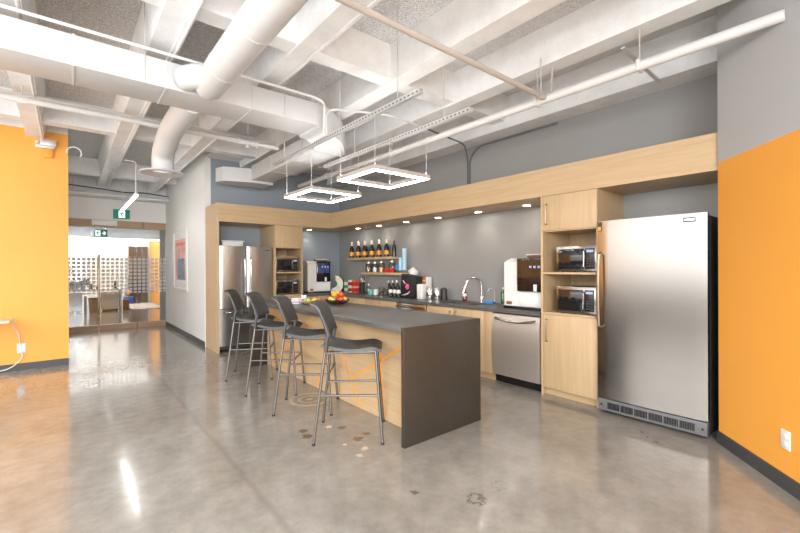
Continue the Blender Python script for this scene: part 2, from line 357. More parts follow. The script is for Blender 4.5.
struct('trim_4', B(.03, XW, GY-.02, GY+.12, 3.16, 3.63).box(.03, XW, GY-.16, GY+.0, 3.02, 3.10), 'rib', 'concrete beam above the bulkhead')

# glass partition
win = struct('window_1', B(.03, XW, GY-.03, GY+.05, 2.36, 2.53).box(.03, .57, GY-.04, GY+.06, 0, .12).box(.59, 1.30, GY-.04, GY+.06, 0, .12).box(1.32, XW, GY-.04, GY+.06, 0, .12), 'bronze_wood', 'frameless glass partition with bronze header and bottom rail')
for a, b in ((.032, .575), (.585, 1.305), (1.315, XW-.005)): B(a, b, GY, GY+.012, .10, 2.37).build('window_pane', 'glass', win)
B(.032, XW-.005, GY-.004, GY-.002, .83, 1.69).build('dot_film', 'dot_film', win)
B(.555, .60, GY-.06, GY-.03, .35, 1.72, .006).build('pull_handle', 'bronze', win)
B(.45, .92, GY-.10, GY-.03, 2.40, 2.52, .008).build('door_closer', 'white_plastic', win)
B(.49, .53, GY-.045, GY-.03, 2.36, 2.53).build('rail_clip', 'dark_steel', win); B(1.42, 1.46, GY-.045, GY-.03, 2.36, 2.53).build('rail_clip', 'dark_steel', win)

# the office beyond the glass
struct('wall_office_back', B(-3, 4.6, 20, 20.15, 0, 2.9), 'office_white', 'white back wall of the office')
struct('ceiling_office', B(-3, 4.6, GY+.12, 20.15, 2.9, 3.0), 'office_white')
struct('wall_office_left', B(-3.1, -3, GY, 20.1, 0, 2.9), 'office_white')
struct('wall_office_front', B(-3, -.14, GY-.0, GY+.12, 0, 2.9), 'office_white')
struct('wall_office_blue', B(XW, XW+.12, GY+.03, 12.35, 0, 2.9), 'blue_grey', 'blue grey wall end behind the glass')
struct('wall_office_right', B(2.75, 2.9, 12.4, 20, 0, 2.9), 'orange', 'orange office wall seen through the glass')
struct('wall_office_return', B(XW+.12, 2.9, 12.25, 12.4, 0, 2.9), 'blue_grey')
struct('trim_5', B(-3, 2.75, 15.9, 16.05, 2.38, 2.9), 'blue_grey', 'blue grey bulkhead in the office')
d = struct('door_1', B(1.98, 2.66, 19.9, 20, 0, 2.32), 'dark_brown', 'dark open doorway in the office'); B(1.94, 1.98, 19.88, 20, 0, 2.36).build('door_frame', 'galvanised', d)
struct('trim_6', B(.85, .90, 17.3, 17.4, 0, 2.38), 'office_white', 'white post in the office')
B_ = MB().box(-.3, 2.6, 15.6, 15.75, 2.33, 2.37)
solo(B_, 'ceiling_light', 'office_led', 'long bright linear ceiling light in the office behind the glass', 'light', (1.1, 15.6, 2.33))


# ------------------------------------------------------------------ kitchen joinery
ZS0, ZS1 = 2.195, 2.50; XF, YK = 4.07, 7.08     # soffit underside, top, cabinet fronts
t1 = struct('trim_7', B(XF, XB-.001, .875, YF-.002, ZS0, ZS1), 'maple_y', 'long maple soffit over the counter with downlights')
t2 = struct('trim_8', B(XW+.004, XF-.001, YK, YF-.002, ZS0, ZS1), 'maple_x', 'short maple soffit over the left fridge')
solo(B(XW+.006, XW+.04, YK, YF-.004, 0.001, ZS0-.001), 'end_panel', 'maple_v', 'tall maple end panel left of the french door fridge', 'panel', (XW+.02, YK, 0))

def handle(mb, a, b, out, r=.006):
    a, b, out = Vector(a), Vector(b), Vector(out); d_ = (b-a).normalized()
    mb.tube(bend([a, a+out, b+out, b], .012, 4), r, seg=8); return mb
def tall_right():
    y0, y1, x0, x1 = 1.845, 2.465, XF, XB-.004
    r = empty('oven_tower', (XF, 2.155, 0), 'tall maple cabinet tower beside the big freezer with two microwave shelves', 'cabinet')
    m = MB().box(x0+.022, x1, y0, y0+.02, 0.001, ZS0-.002).box(x0+.002, x1, y1-.025, y1, 0.001, ZS0-.002)
    m.box(x1-.012, x1, y0+.02, y1-.025, .09, ZS0-.01)
    m.box(x0+.024, x1, y0+.02, y1-.025, 1.80, 1.82).box(x0+.024, x1, y0+.02, y1-.025, ZS0-.022, ZS0-.002)
    m.build('body', 'maple_v', r)
    B(x0+.01, x1-.012, y0+.02, y1-.025, 1.335, 1.357).build('shelf', 'maple_y', r)
    B(x0+.004, x1-.012, y0+.02, y1-.025, .895, .919).build('shelf', 'maple_y', r)
    B(x0+.065, x0+.08, y0+.02, y1-.025, 0.001, .085).build('toe_kick', 'maple_y', r)
    d1 = B(x0, x0+.02, y0+.002, y1-.028, 1.812, ZS0-.004, .0015).build('door', 'maple_v', r)
    handle(MB(), (x0, y1-.075, 1.88), (x0, y1-.075, 2.10), (-.03, 0, 0)).build('handle', 'bronze', d1)
    d2 = B(x0, x0+.02, y0+.002, y1-.028, .088, .892, .0015).build('door', 'maple_v', r)
    handle(MB(), (x0, y1-.075, .60), (x0, y1-.075, .84), (-.03, 0, 0)).build('handle', 'bronze', d2)
tall_right()
def tall_left():
    x0, x1, y0, y1 = 2.915, 3.465, YK, YF-.004
    r = empty('oven_tower', (3.19, YK, 0), 'tall maple cabinet tower beside the french door fridge holding two microwaves', 'cabinet')
    m = MB().box(x0, x0+.02, y0+.002, y1, .001, ZS0-.002).box(x1-.02, x1, y0+.002, y1, .001, ZS0-.002)
    m.box(x0+.02, x1-.02, y1-.012, y1, .09, ZS0-.01).box(x0+.02, x1-.02, y0+.024, y1-.012, 1.775, 1.795)
    m.build('body', 'maple_v', r)
    B(x0+.02, x1-.02, y0+.01, y1-.012, 1.315, 1.337).build('shelf', 'maple_x', r)
    B(x0+.02, x1-.02, y0+.004, y1-.012, .895, .919).build('shelf', 'maple_x', r)
    B(x0+.02, x1-.02, y0+.065, y0+.08, .001, .085).build('toe_kick', 'maple_x', r)
    B(x0+.022, x1-.022, y0, y0+.02, 1.785, ZS0-.004, .0015).build('door', 'maple_v', r)
    d2 = B(x0+.022, x1-.022, y0, y0+.02, .088, .892, .0015).build('door', 'maple_v', r)
    handle(MB(), (x1-.075, y0, .60), (x1-.075, y0, .84), (0, -.03, 0)).build('handle', 'bronze', d2)
tall_left()

def base_unit(y0, y1, label, layout):
    r = empty('base_cabinet', (XF, (y0+y1)/2, 0), label, 'cabinet', 'base cabinets under the grey worktop'); x0 = XF
    m = MB().box(x0+.022, x0+.6, y0+.001, y0+.018, .09, .862).box(x0+.022, x0+.6, y1-.018, y1-.001, .09, .862).box(x0+.022, x0+.6, y0+.018, y1-.018, .09, .108).box(x0+.585, x0+.6, y0+.018, y1-.018, .108, .862)
    m.build('body', 'maple_v', r)
    B(x0+.06, x0+.075, y0+.001, y1-.001, .001, .09).build('toe_kick', 'maple_y', r)
    for kind, a, b, za, zb, hy in layout:
        p = B(x0, x0+.02, a+.002, b-.002, za, zb, .0015).build(kind, 'maple_v', r)
        if hy is None: continue
        if kind == 'door': handle(MB(), (x0, hy, zb-.24), (x0, hy, zb-.05), (-.03, 0, 0)).build('handle', 'bronze', p)
        else: handle(MB(), (x0, hy-.13, (za+zb)/2), (x0, hy+.13, (za+zb)/2), (-.03, 0, 0)).build('handle', 'bronze', p)
base_unit(3.135, 3.26, 'narrow plain maple filler cabinet left of the slanted dishwasher', [('door', 3.135, 3.26, .095, .860, None)])
base_unit(3.26, 4.31, 'two door maple sink cabinet below the gooseneck faucet', [('door', 3.26, 3.785, .095, .860, 3.735), ('door', 3.785, 4.31, .095, .860, 3.835)])
base_unit(5.01, 5.90, 'maple drawer cabinet left of the built in steel appliance', [('drawer', 5.01, 5.90, .64, .860, 5.45), ('drawer', 5.01, 5.90, .37, .636, 5.45), ('drawer', 5.01, 5.90, .095, .366, 5.45)])
base_unit(5.90, 7.04, 'two door maple cabinet nearest the corner of the counter', [('door', 5.90, 6.47, .095, .860, 6.42), ('door', 6.47, 7.04, .095, .860, 6.52)])
r = empty('base_cabinet', (3.76, YK, 0), 'maple base cabinet under the left coffee machine', 'cabinet', 'base cabinets under the grey worktop')
B(3.47, 4.06, YK+.022, 7.70, .09, .862).build('body', 'maple_v', r); B(3.47, 4.06, YK+.06, YK+.075, .001, .09).build('toe_kick', 'maple_x', r)
p = B(3.472, 4.058, YK, YK+.02, .095, .86, .0015).build('door', 'maple_v', r); handle(MB(), (3.53, YK, .62), (3.53, YK, .81), (0, -.03, 0)).build('handle', 'bronze', p)

ZC = .905
SX0, SX1, SY0, SY1 = 4.20, 4.56, 3.50, 4.20
wt = MB().box(XF-.02, SX0, 2.47, YK-.02, ZC-.04, ZC).box(SX1, XB-.002, 2.47, YK-.02, ZC-.04, ZC).box(SX0, SX1, 2.47, SY0, ZC-.04, ZC).box(SX0, SX1, SY1, YK-.02, ZC-.04, ZC).box(3.468, XB-.002, YK-.02, YF-.002, ZC-.04, ZC)
solo(wt, 'worktop', 'counter', 'dark grey L shaped laminate worktop along the kitchen walls', 'worktop', (4.38, 2.47, ZC-.04))
r = empty('kitchen_sink', (4.38, 3.85, .72), 'stainless undermount sink below the gooseneck faucet', 'sink')
m = MB().box(SX0-.012, SX1+.012, SY0-.012, SY1+.012, .70, .712).box(SX0-.012, SX0-.001, SY0-.012, SY1+.012, .712, .864).box(SX1+.001, SX1+.012, SY0-.012, SY1+.012, .712, .864).box(SX0, SX1, SY0-.012, SY0-.001, .712, .864).box(SX0, SX1, SY1+.001, SY1+.012, .712, .864)
m.build('basin', 'steel', r); MB().lathe([(.04, .712), (.04, .716), (.015, .714)], (4.38, 3.85, 0), 16).build('drain', 'chrome', r)

# two dishwashers
def dishwasher(y0, y1, label, bowed):
    r = empty('dishwasher', (XF, (y0+y1)/2, 0), label, 'dishwasher')
    B(XF+.03, XF+.58, y0+.006, y1-.006, .10, .86).build('body', 'appliance_dark', r)
    B(XF+.07, XF+.10, y0+.006, y1-.006, .001, .10).build('toe_kick', 'black', r)
    m = MB(); n = 20; prof = []
    for i in range(n+1):
        t_ = i/n; z = .105+t_*.74; prof.append((XF-.005-(.018*math.sin(PI*t_) if bowed else 0), z))
    m.prism([(XF+.03, .105)]+prof+[(XF+.03, .845)], -(y1-.004), -(y0+.004), Matrix(((1, 0, 0, 0), (0, 0, -1, 0), (0, 1, 0, 0), (0, 0, 0, 1))))
    d_ = m.build('door', 'steel_v', r)
    m = MB(); pts = [(XF-.006, y1-.06, .80)]+[(XF-.045-.012*math.sin(PI*i/10), y1-.075-(y1-y0-.15)*i/10, .795-.022*math.sin(PI*i/10)) for i in range(11)]+[(XF-.006, y0+.06, .80)]
    m.tube(pts, .013, seg=10); m.build('handle', 'steel', d_)
dishwasher(2.475, 3.13, 'stainless dishwasher between the sink cabinet and the tall tower', True)
r = empty('undercounter_dishwasher', (XF, 4.66, 0), 'built in steel dishwasher half hidden behind the island', 'dishwasher')
B(XF+.03, XF+.58, 4.325, 4.995, .10, .86).build('body', 'appliance_dark', r); B(XF+.07, XF+.10, 4.325, 4.995, .001, .10).build('toe_kick', 'black', r)
B(XF-.01, XF+.03, 4.32, 5.0, .105, .855, .006).build('door', 'steel', r)
B(XF-.032, XF-.011, 4.33, 4.99, .79, .83, .006).build('handle', 'bronze', r)

# ------------------------------------------------------------------ kitchen island
IX0, IX1, IY0, IY1, IZ = 2.03, 2.955, 2.41, 5.85, .942
r = empty('kitchen_island', (2.5, 4.13, 0), 'long kitchen island with dark grey waterfall top and maple front', 'island')
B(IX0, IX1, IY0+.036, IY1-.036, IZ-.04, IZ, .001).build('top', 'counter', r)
B(IX0, IX1, IY0, IY0+.036, .001, IZ, .001).build('end_panel', 'counter_shaded', r)
B(IX0, IX1, IY1-.036, IY1, .001, IZ, .001).build('end_panel', 'counter_shaded', r)
PX = 2.275
B(PX, PX+.02, IY0+.037, IY1-.037, .002, IZ-.041).build('front_panel', 'maple_y', r)
B(PX+.021, IX1-.05, IY0+.037, IY1-.037, .08, IZ-.041).build('cabinet_body', 'maple_v', r)
for (ya, za), (yb, zb) in (((4.06, .90), (3.37, .012)), ((3.55, .26), (2.447, .87)), ((3.05, .62), (2.985, .012)), ((4.22, .90), (5.62, .06)), ((4.00, .50), (4.30, .012)), ((5.72, .86), (5.20, .66))):
    dy, dz = yb-ya, zb-za; ln = math.hypot(dy, dz); py, pz = -dz/ln*.008, dy/ln*.008
    m = MB().prism([(ya+py, za+pz), (yb+py, zb+pz), (yb-py, zb-pz), (ya-py, za-pz)], PX-.003, PX-.0002, Matrix(((0, 0, 1, 0), (1, 0, 0, 0), (0, 1, 0, 0), (0, 0, 0, 1))))
    m.build('inlay_strip', 'orange_line', r)

# ------------------------------------------------------------------ refrigerators
def freezer():
    y0, y1 = .935, 1.812; xf = 3.985
    r = empty('upright_freezer', (4.33, (y0+y1)/2, 0), 'large single door stainless freezer beside the angled orange wall', 'freezer')
    B(xf+.075, XB-.02, y0+.008, y1-.008, .03, 1.84, .006).build('body', 'appliance_dark', r)
    m = MB(); n = 16   # gently bowed steel door
    pts = [(xf+.07, y0), (xf+.07, y1)]+[(xf+.012-.014*math.sin(PI*i/n)-(.0 if 0 < i < n else -.008), y1-(y1-y0)*i/n) for i in range(n+1)]
    m.prism(pts, .155, 1.855); d_ = m.build('door', 'steel', r)
    hp = [(xf+.006, y1-.032, 1.55)]+[(xf-.034-.012*math.sin(PI*i/14), y1-.032, 1.53-.68*i/14) for i in range(15)]+[(xf+.006, y1-.032, .83)]
    T(hp, .011, seg=10).build('handle', 'bronze', d_)
    B(xf-.004, xf+.003, 1.01, 1.095, 1.785, 1.822, .002).build('nameplate', 'dark_steel', d_); B(xf-.006, xf-.003, 1.018, 1.087, 1.797, 1.81).build('nameplate_lettering', 'chrome', d_)
    B(xf+.006, xf+.012, y1-.045, y1-.008, 1.76, 1.845).build('sticker', 'appliance_dark', d_)
    B(xf+.003, xf+.0065, y1-.04, y1-.012, 1.765, 1.80).build('sticker_print', 'label_orange', d_)
    g = B(xf+.012, xf+.075, y0+.004, y1-.004, .03, .142, .004).build('grille', 'grille_grey', r)
    k_ = 6
    for i in range(k_):
        a = y0+.09+i*.118
        m = MB()
        for j in range(9): m.box(xf+.007, xf+.013, a+j*.012, a+j*.012+.008, .055, .115)
        m.build('vent', 'black', g)
    for yy in (y0+.035, y1-.035): MB().lathe([(.009, 0), (.009, .006), (0, .006)], (xf+.013, yy, .085), 10, Matrix.Rotation(-PI/2, 4, 'Y')).build('screw', 'black', g)
    for yy in (y0+.06, y1-.06):
        for xx in (xf+.12, XB-.08): MB().lathe([(.02, .001), (.02, .03)], (xx, yy, 0), 10).build('foot', 'black', r)
freezer()
def french_fridge():
    x0, x1, yf = 1.975, 2.895, 7.13
    r = empty('french_door_fridge', (2.435, 7.45, 0), 'stainless french door fridge in the wooden alcove beside the white wall', 'refrigerator')
    B(x0+.008, x1-.008, yf+.07, YF-.02, .03, 1.77, .005).build('body', 'appliance_dark', r)
    xm = (x0+x1)/2
    def door(a, b, z0, z1):
        n = 14; w = b-a
        pts = [(b, yf+.065), (a, yf+.065)]+[(a+w*i/n, yf+.012-.020*math.sin(PI*i/n)+(.008 if i in (0, n) else 0)) for i in range(n+1)]
        return MB().prism(pts, z0, z1).build('door' if z0 > .5 else 'freezer_drawer', 'steel_x', r)
    d1 = door(x0, xm-.003, .725, 1.79); d2 = door(xm+.003, x1, .725, 1.79); d3 = door(x0, x1, .09, .715)
    for d_, s in ((d1, -1), (d2, 1)):
        xx = xm+s*.05
        T([(xx, yf+.004, .92)]+[(xx, yf-.045-.022*math.sin(PI*i/14), .95+.62*i/14) for i in range(15)]+[(xx, yf+.004, 1.60)], .014, seg=10).build('handle', 'chrome', d_)
    T([(x0+.07, yf+.0, .66)]+[(x0+.09+(x1-x0-.18)*i/14, yf-.045-.02*math.sin(PI*i/14), .66) for i in range(15)]+[(x1-.07, yf+.0, .66)], .014, seg=10).build('handle', 'chrome', d3)
    B(x1-.14, x1-.06, yf-.004, yf+.004, 1.72, 1.735).build('nameplate', 'dark_steel', d2)
    B(x0+.01, x1-.01, yf+.03, yf+.07, .03, .085).build('grille', 'appliance_dark', r)
    for xx in (x0+.05, x1-.05): MB().lathe([(.025, .001), (.025, .03)], (xx, yf+.12, 0), 10).build('foot', 'black', r)
french_fridge()
r = empty('storage_tray', (2.25, 7.42, 1.772), 'white storage tray lying on top of the french door fridge', 'tray')
B(2.07, 2.42, 7.28, 7.56, 1.792, 1.875, .01).build('body', 'white_plastic', r); B(2.055, 2.435, 7.265, 7.575, 1.876, 1.895, .006).build('rim', 'paper', r)

# ------------------------------------------------------------------ microwaves
def microwave(c, w, h, dp, face, label):
    # front centre at c (bottom of the front face), built facing -x and turned
    r = empty('microwave_oven', (0, 0, 0), label, 'microwave', 'microwaves in the two towers')
    B(.012, dp, -w/2, w/2, .008, h, .004).build('body', 'steel', r)
    f = B(0, .012, -w/2, w/2, .008, h, .003).build('front_frame', 'steel', r)
    B(-.004, .001, -w/2+.13, w/2-.022, .035, h-.03, .002).build('door_window', 'black_glass', f)
    B(-.004, .001, -w/2+.018, -w/2+.115, .035, h-.03, .002).build('control_panel', 'black', f)
    m = MB()
    for i in range(4):
        for j in range(3): m.box(-.006, -.003, -w/2+.03+j*.026, -w/2+.048+j*.026, .055+i*.026, .072+i*.026)
    m.build('button', 'appliance_dark', f)
    B(-.006, -.003, -w/2+.03, -w/2+.10, h-.07, h-.045).build('display', 'display', f)
    T([(0, -w/2+.124, .05), (-.02, -w/2+.124, .06), (-.02, -w/2+.124, h-.06), (0, -w/2+.124, h-.05)], .006, seg=8).build('handle', 'steel', f)
    for a in (-w/2+.05, w/2-.05):
        for b in (.05, dp-.05): MB().lathe([(.012, 0), (.012, .009)], (b, a, 0), 8).build('foot', 'black', r)
    r.location = c; r.rotation_euler = (0, 0, face); return r
microwave((4.11, 2.085, 1.3575), .43, .275, .36, 0, 'steel microwave on the upper shelf of the tower beside the freezer')
microwave((4.11, 2.09, .9195), .425, .285, .36, 0, 'steel microwave on the lower shelf of the tower beside the freezer')
microwave((3.165, 7.115, 1.3375), .44, .265, .36, PI/2, 'steel microwave on the upper shelf of the tower beside the french door fridge')
microwave((3.165, 7.115, .9195), .44, .270, .36, PI/2, 'steel microwave on the lower shelf of the tower beside the french door fridge')
solo(B(2.98, 3.38, 7.14, 7.42, 1.603, 1.625, .004).box(3.0, 3.36, 7.16, 7.40, 1.6255, 1.64, .004), 'serving_board', 'maple_dark', 'brown wooden boards lying on top of the far upper microwave', 'board', (3.18, 7.28, 1.603))

# ------------------------------------------------------------------ bar stools
def stool_proto():
    r = empty('bar_stool', (0, 0, 0), '', 'bar stool', 'bar stools along the island')
    zs = .748
    def seat(u, v):
        x = -.195+.485*u; y = (v-.5)*2; wy = .222-.02*(2*u-1)**2-.012*u
        z = zs+.018*math.cos(u*PI*1.6+.6)-.055*max(0, u-.80)**2*18+.022*y*y*(1-.6*u)
        return (x, y*wy, z)
    MB().shell(seat, 24, 16, .024).build('seat', 'stool_plastic', r, ang=60)
    def back(u, v):
        y = (v-.5)*2; x = -.145-.070*u-.045*u*u*u; x += .045*(y*y)*(1-.25*u); z = .865+.262*u+.0*y
        if u > .9: x -= (u-.9)*.28; z -= (u-.9)*.05
        return (x-.02, y*(.222-.012*u), z)
    MB().shell(back, 20, 16, .014).build('backrest', 'stool_plastic', r, ang=60)
    for s in (-1, 1):
        m = MB(); n = 10; pts = []; rr = []
        for i in range(n+1):
            t_ = i/n; z = zs-.01+(.32)*t_; x = -.172+.02*t_ if t_ < .35 else -.150-.070*((t_-.35)/.65)**1.3
            pts.append((x+.02, s*(.220-.004*t_), z)); rr.append(.017-.005*t_)
        m.tube(pts, rr, seg=10); m.build('back_post', 'stool_plastic', r)
    feet = {}
    for sx, sy in ((-1, -1), (-1, 1), (1, -1), (1, 1)):
        top = Vector((.040+sx*.205, sy*.18, zs-.018)); ft = Vector((.025+sx*.275, sy*.24, .012)); feet[sx, sy] = (top, ft)
        l = T([top, ft], .0115, seg=12).build('leg', 'leg_metal', r)
        MB().lathe([(.012, -.011), (.014, -.005), (.013, .004)], ft, 12).build('glide', 'matt_black', l)
    def at(k_, z): a, b = feet[k_]; return a+(b-a)*((a.z-z)/(a.z-b.z))
    for k1, k2, z in (((-1, -1), (1, -1), .385), ((-1, 1), (1, 1), .385), ((1, -1), (1, 1), .385)):
        T([at(k1, z), at(k2, z)], .009, seg=10).build('footrest', 'leg_metal', r)
    m = MB(); m.tube([(.245, -.18, zs-.022), (.245, .18, zs-.022), (-.165, .18, zs-.022), (-.165, -.18, zs-.022)], .010, seg=8, closed=True); m.build('seat_frame', 'leg_metal', r)
    return r
st = stool_proto()
for i, (x, y, a, lb) in enumerate(((1.86, 2.96, -38, 'grey bar stool nearest the camera, at the near end of the island'), (1.868, 3.785, -38, 'second grey bar stool from the near end of the island'), (1.868, 4.565, -37, 'third grey bar stool from the near end of the island'), (1.872, 5.365, -30, 'grey bar stool farthest from the camera, closest to the french door fridge'))):
    place(st, i, (x, y, 0.0005), math.radians(a), lb)

# ------------------------------------------------------------------ island: fruit and small things
fb = (2.66, 4.47)
m = MB().lathe([(.0, .0), (.07, .0), (.125, .025), (.158, .070), (.154, .070), (.12, .029), (.066, .006), (0, .008)], (*fb, IZ+.001), 28)
solo(m, 'fruit_bowl', 'jar_glass', 'round glass bowl heaped with fruit on the island', 'bowl', (*fb, IZ))
def fruit(kind, mat, c, r_, label, sc=(1, 1, .92), group='fruit on the island'):
    o = solo(MB().ball(c, r_, sc), kind, mat, label, 'fruit', (c[0], c[1], c[2]-r_*sc[2]), group)
    s_ = T([(c[0], c[1], c[2]+r_*sc[2]*.9), (c[0]+.004, c[1], c[2]+r_*sc[2]+.014)], .0025, seg=6).build('stem', 'dark_brown', o)
    return o
zb = IZ+.052
for kind, mat, dx, dy, dz, rr, lb in (
    ('apple', 'apple_skin', .0, -.075, 0.012, .041, 'dark red apple at the near side of the glass bowl'),
    ('pear', 'green_skin', -.075, -.03, 0.012, .039, 'green pear at the left side of the glass bowl'),
    ('orange', 'orange_peel', .075, -.02, 0.012, .040, 'orange at the right side of the glass bowl'),
    ('apple', 'apple_skin', .05, .065, 0.012, .040, 'red apple low at the far side of the glass bowl'),
    ('orange', 'orange_peel', -.04, .07, 0.012, .040, 'orange at the far left of the glass bowl'),
    ('apple', 'apple_skin', .03, -.03, .070, .041, 'bright red apple on top of the glass bowl heap'),
    ('orange', 'orange_peel', -.035, .005, .072, .040, 'orange on top of the glass bowl heap'),
    ('peach', 'yellow_skin', .035, .039, .068, .039, 'yellow peach on top at the back of the glass bowl heap')):
    fruit(kind, mat, (fb[0]+dx*1.14, fb[1]+dy*1.14, zb+dz*1.15), rr, lb)
tr = (2.50, 4.80)
m = MB().lathe([(0, 0), (.12, 0), (.155, .025), (.150, .025), (.118, .006), (0, .006)], (*tr, IZ+.001), 24)
solo(m, 'fruit_tray', 'maple_dark', 'shallow wooden tray of fruit behind the glass bowl on the island', 'tray', (*tr, IZ))
for kind, mat, dx, dy, rr, lb in (('apple', 'apple_skin', .06, -.055, .036, 'red apple on the wooden tray nearest the glass bowl'), ('orange', 'orange_peel', -.03, -.075, .036, 'orange at the near edge of the wooden tray'), ('peach', 'yellow_skin', .04, .04, .036, 'yellow peach at the far side of the wooden tray'), ('pear', 'green_skin', -.055, .045, .036, 'green pear at the far left of the wooden tray'), ('orange', 'orange_peel', -.005, -.01, .036, 'orange in the middle of the wooden tray')):
    fruit(kind, mat, (tr[0]+dx, tr[1]+dy, IZ+.001+.009+rr*.92), rr, lb)
solo(MB().lathe([(0, 0), (.028, 0), (.037, .095), (.039, .097), (.034, .095), (.026, .004), (0, .004)], (2.49, 5.06, IZ+.001), 20), 'paper_cup', 'paper', 'white paper cup on the island beside the fruit tray', 'cup', (2.49, 5.06, IZ))
r = empty('napkin_box', (2.36, 4.98, IZ), 'small patterned napkin box on the island behind the second stool', 'box', rz=.5)
m = MB(); m.rbox((2.36, 4.98, IZ+.036), (.13, .11, .07), .5, .004); m.build('box', 'paper', r)
for i, mt in enumerate(('deep_blue', 'red', 'blue')):
    m = MB(); m.rbox((2.36, 4.98, IZ+.018+i*.018), (.1312, .1112, .008), .5); m.build('printed_band', mt, r)

# ------------------------------------------------------------------ coffee machines
def coffee(c, rz, label, w, h, dp, scr):
    r = empty('coffee_machine', (0, 0, 0), label, 'coffee machine', 'coffee machines on the counter')
    # faces -x ; y to the sides
    m = MB(); M_ = Matrix(((1, 0, 0, 0), (0, 0, -1, 0), (0, 1, 0, 0), (0, 0, 0, 1)))
    m.prism([(.02, .03), (dp, .03), (dp, h), (.16, h), (.02, h-.05)], -w/2, w/2, M_); m.build('body', 'white_plastic', r)
    B(-.005, dp, -w/2+.004, w/2-.004, .001, .032, .004).build('drip_tray', 'black', r)
    p_ = B(-.03, .03, -w/2+.01, w/2*.25, h*.35, h-.006, .008).build('front_panel', 'black_glass' if scr == 'screen_blue' else 'screen_brown', r)
    B(-.034, -.029, -w/2+.03, w/2*.25-.02, h*.62, h-.04).build('screen', scr, p_)
    m = MB()
    for i in range(3): m.box(-.036, -.033, -w/2+.05+i*.055, -w/2+.08+i*.055, h*.80, h*.84)
    m.build('screen_icons', 'display', p_)
    B(-.05, -.028, -w/2+.09, -w/2+.13, h*.36, h*.49, .006).build('spout', 'white_plastic', p_)
    B(-.002, .021, -w/2+.02, w/2*.24, 05e-2, h*.33, .004).build('cup_niche', 'paper', r)
    B(.14, dp-.06, -w/2+.03, w/2*.15, h, h+.03, .006).build('bean_hopper', 'brown', r); B(.13, dp-.05, -w/2+.02, w/2*.15+.01, h+.031, h+.045, .004).build('hopper_lid', 'white_plastic', r)
    B(-.001, .021, w/2-.11, w/2-.045, .05, .085, .003).build('badge', 'brown', r)
    r.location = c; r.rotation_euler = (0, 0, rz)
coffee((4.22, 2.785, ZC+.001), 0, 'white coffee machine with brown screen on the worktop beside the tall tower', .58, .62, .44, 'screen_brown')
coffee((3.93, 7.30, ZC+.001), PI/2-.25, 'white coffee machine with blue lit screen in the left counter corner', .46, .64, .40, 'screen_blue')

# ------------------------------------------------------------------ wall shelves and what stands on them
solo(B(4.50, XB-.002, 5.74, 7.20, 1.565, 1.61, .002), 'wall_shelf', 'maple_y', 'upper floating maple shelf carrying the champagne bottles', 'shelf', (4.57, 6.4, 1.565), 'floating shelves')
solo(B(4.50, XB-.002, 5.36, 6.66, 1.275, 1.32, .002), 'wall_shelf', 'maple_y', 'lower floating maple shelf carrying jars and cups', 'shelf', (4.57, 5.9, 1.275), 'floating shelves')
def champagne():
    r = empty('champagne_bottle', (0, 0, 0), '', 'bottle', 'champagne bottles on the upper shelf')
    MB().lathe([(0, .004), (.030, 0), (.043, .004), (.044, .02), (.044, .165), (.038, .20), (.022, .235), (.016, .26), (.0145, .285), (0, .285)], seg=20).build('body', 'bottle_glass', r)
    MB().lathe([(.0205, .238), (.0168, .262), (.0158, .288), (.0178, .296), (.0178, .318), (.012, .326), (0, .327)], seg=18).build('foil', 'foil', r)
    MB().lathe([(.0446, .045), (.0449, .047), (.0449, .115), (.0446, .117)], seg=24).build('label', 'label_orange', r)
    return r
ch = champagne(); k_ = 0
ords = ('leftmost', 'second', 'third', 'fourth', 'fifth', 'rightmost')
for i in range(6):
    place(ch, k_, (4.555, 7.07-.235*i, 1.6105), 0, ('%s champagne bottle in the front row on the upper shelf' % ords[i]) if i in (0, 5) else '%s champagne bottle from the left in the front row on the upper shelf' % ords[i]); k_ += 1
for i in range(5):
    place(ch, k_, (4.645, 6.94-.235*i, 1.6105), 0, ['leftmost champagne bottle in the back row on the upper shelf', 'second champagne bottle from the left in the back row on the upper shelf', 'middle champagne bottle in the back row on the upper shelf', 'fourth champagne bottle from the left in the back row on the upper shelf', 'rightmost champagne bottle in the back row on the upper shelf'][i]); k_ += 1
r = empty('wine_bottle', (4.63, 5.765, 1.611), 'plain dark bottle at the right end of the upper shelf', 'bottle')
MB().lathe([(0, 0), (.036, 0), (.037, .17), (.03, .205), (.014, .235), (.013, .285), (0, .287)], (4.63, 5.765, 1.611), 18).build('body', 'bottle_glass', r); MB().lathe([(.0145, .25), (.0145, .29), (0, .291)], (4.63, 5.765, 1.611), 14).build('cap', 'black', r)
ZL = 1.3205
def jar(y, x, h, rr, fill, lb):
    r = empty('glass_jar', (x, y, ZL), lb, 'jar', 'glass jars on the lower shelf')
    MB().lathe([(0, 0), (rr, 0), (rr+.003, .01), (rr+.003, h*.8), (rr*.7, h), (rr*.7-.004, h), (rr-.002, h*.8), (rr-.002, .006), (0, .006)], (x, y, ZL), 20).build('body', 'jar_glass', r)
    MB().lathe([(0, .008), (rr-.004, .008), (rr-.004, h*.5), (rr*.6, h*.58), (0, h*.6)], (x, y, ZL), 16).build('filling', fill, r)
    MB().lathe([(rr*.72, h), (rr*.72, h+.02), (.01, h+.024), (.01, h+.04), (0, h+.041)], (x, y, ZL), 16).build('lid', 'lid_silver', r)
jar(6.50, 4.58, .17, .060, 'snack', 'glass jar with brown snacks, leftmost on the lower shelf')
jar(6.29, 4.58, .17, .060, 'paper', 'glass jar with pale filling, second from left on the lower shelf')
jar(6.06, 4.56, .18, .062, 'label_orange', 'glass jar with orange filling, middle of the lower shelf')
jar(5.83, 4.633, .19, .062, 'brown', 'glass jar with dark filling behind the red packets on the lower shelf')
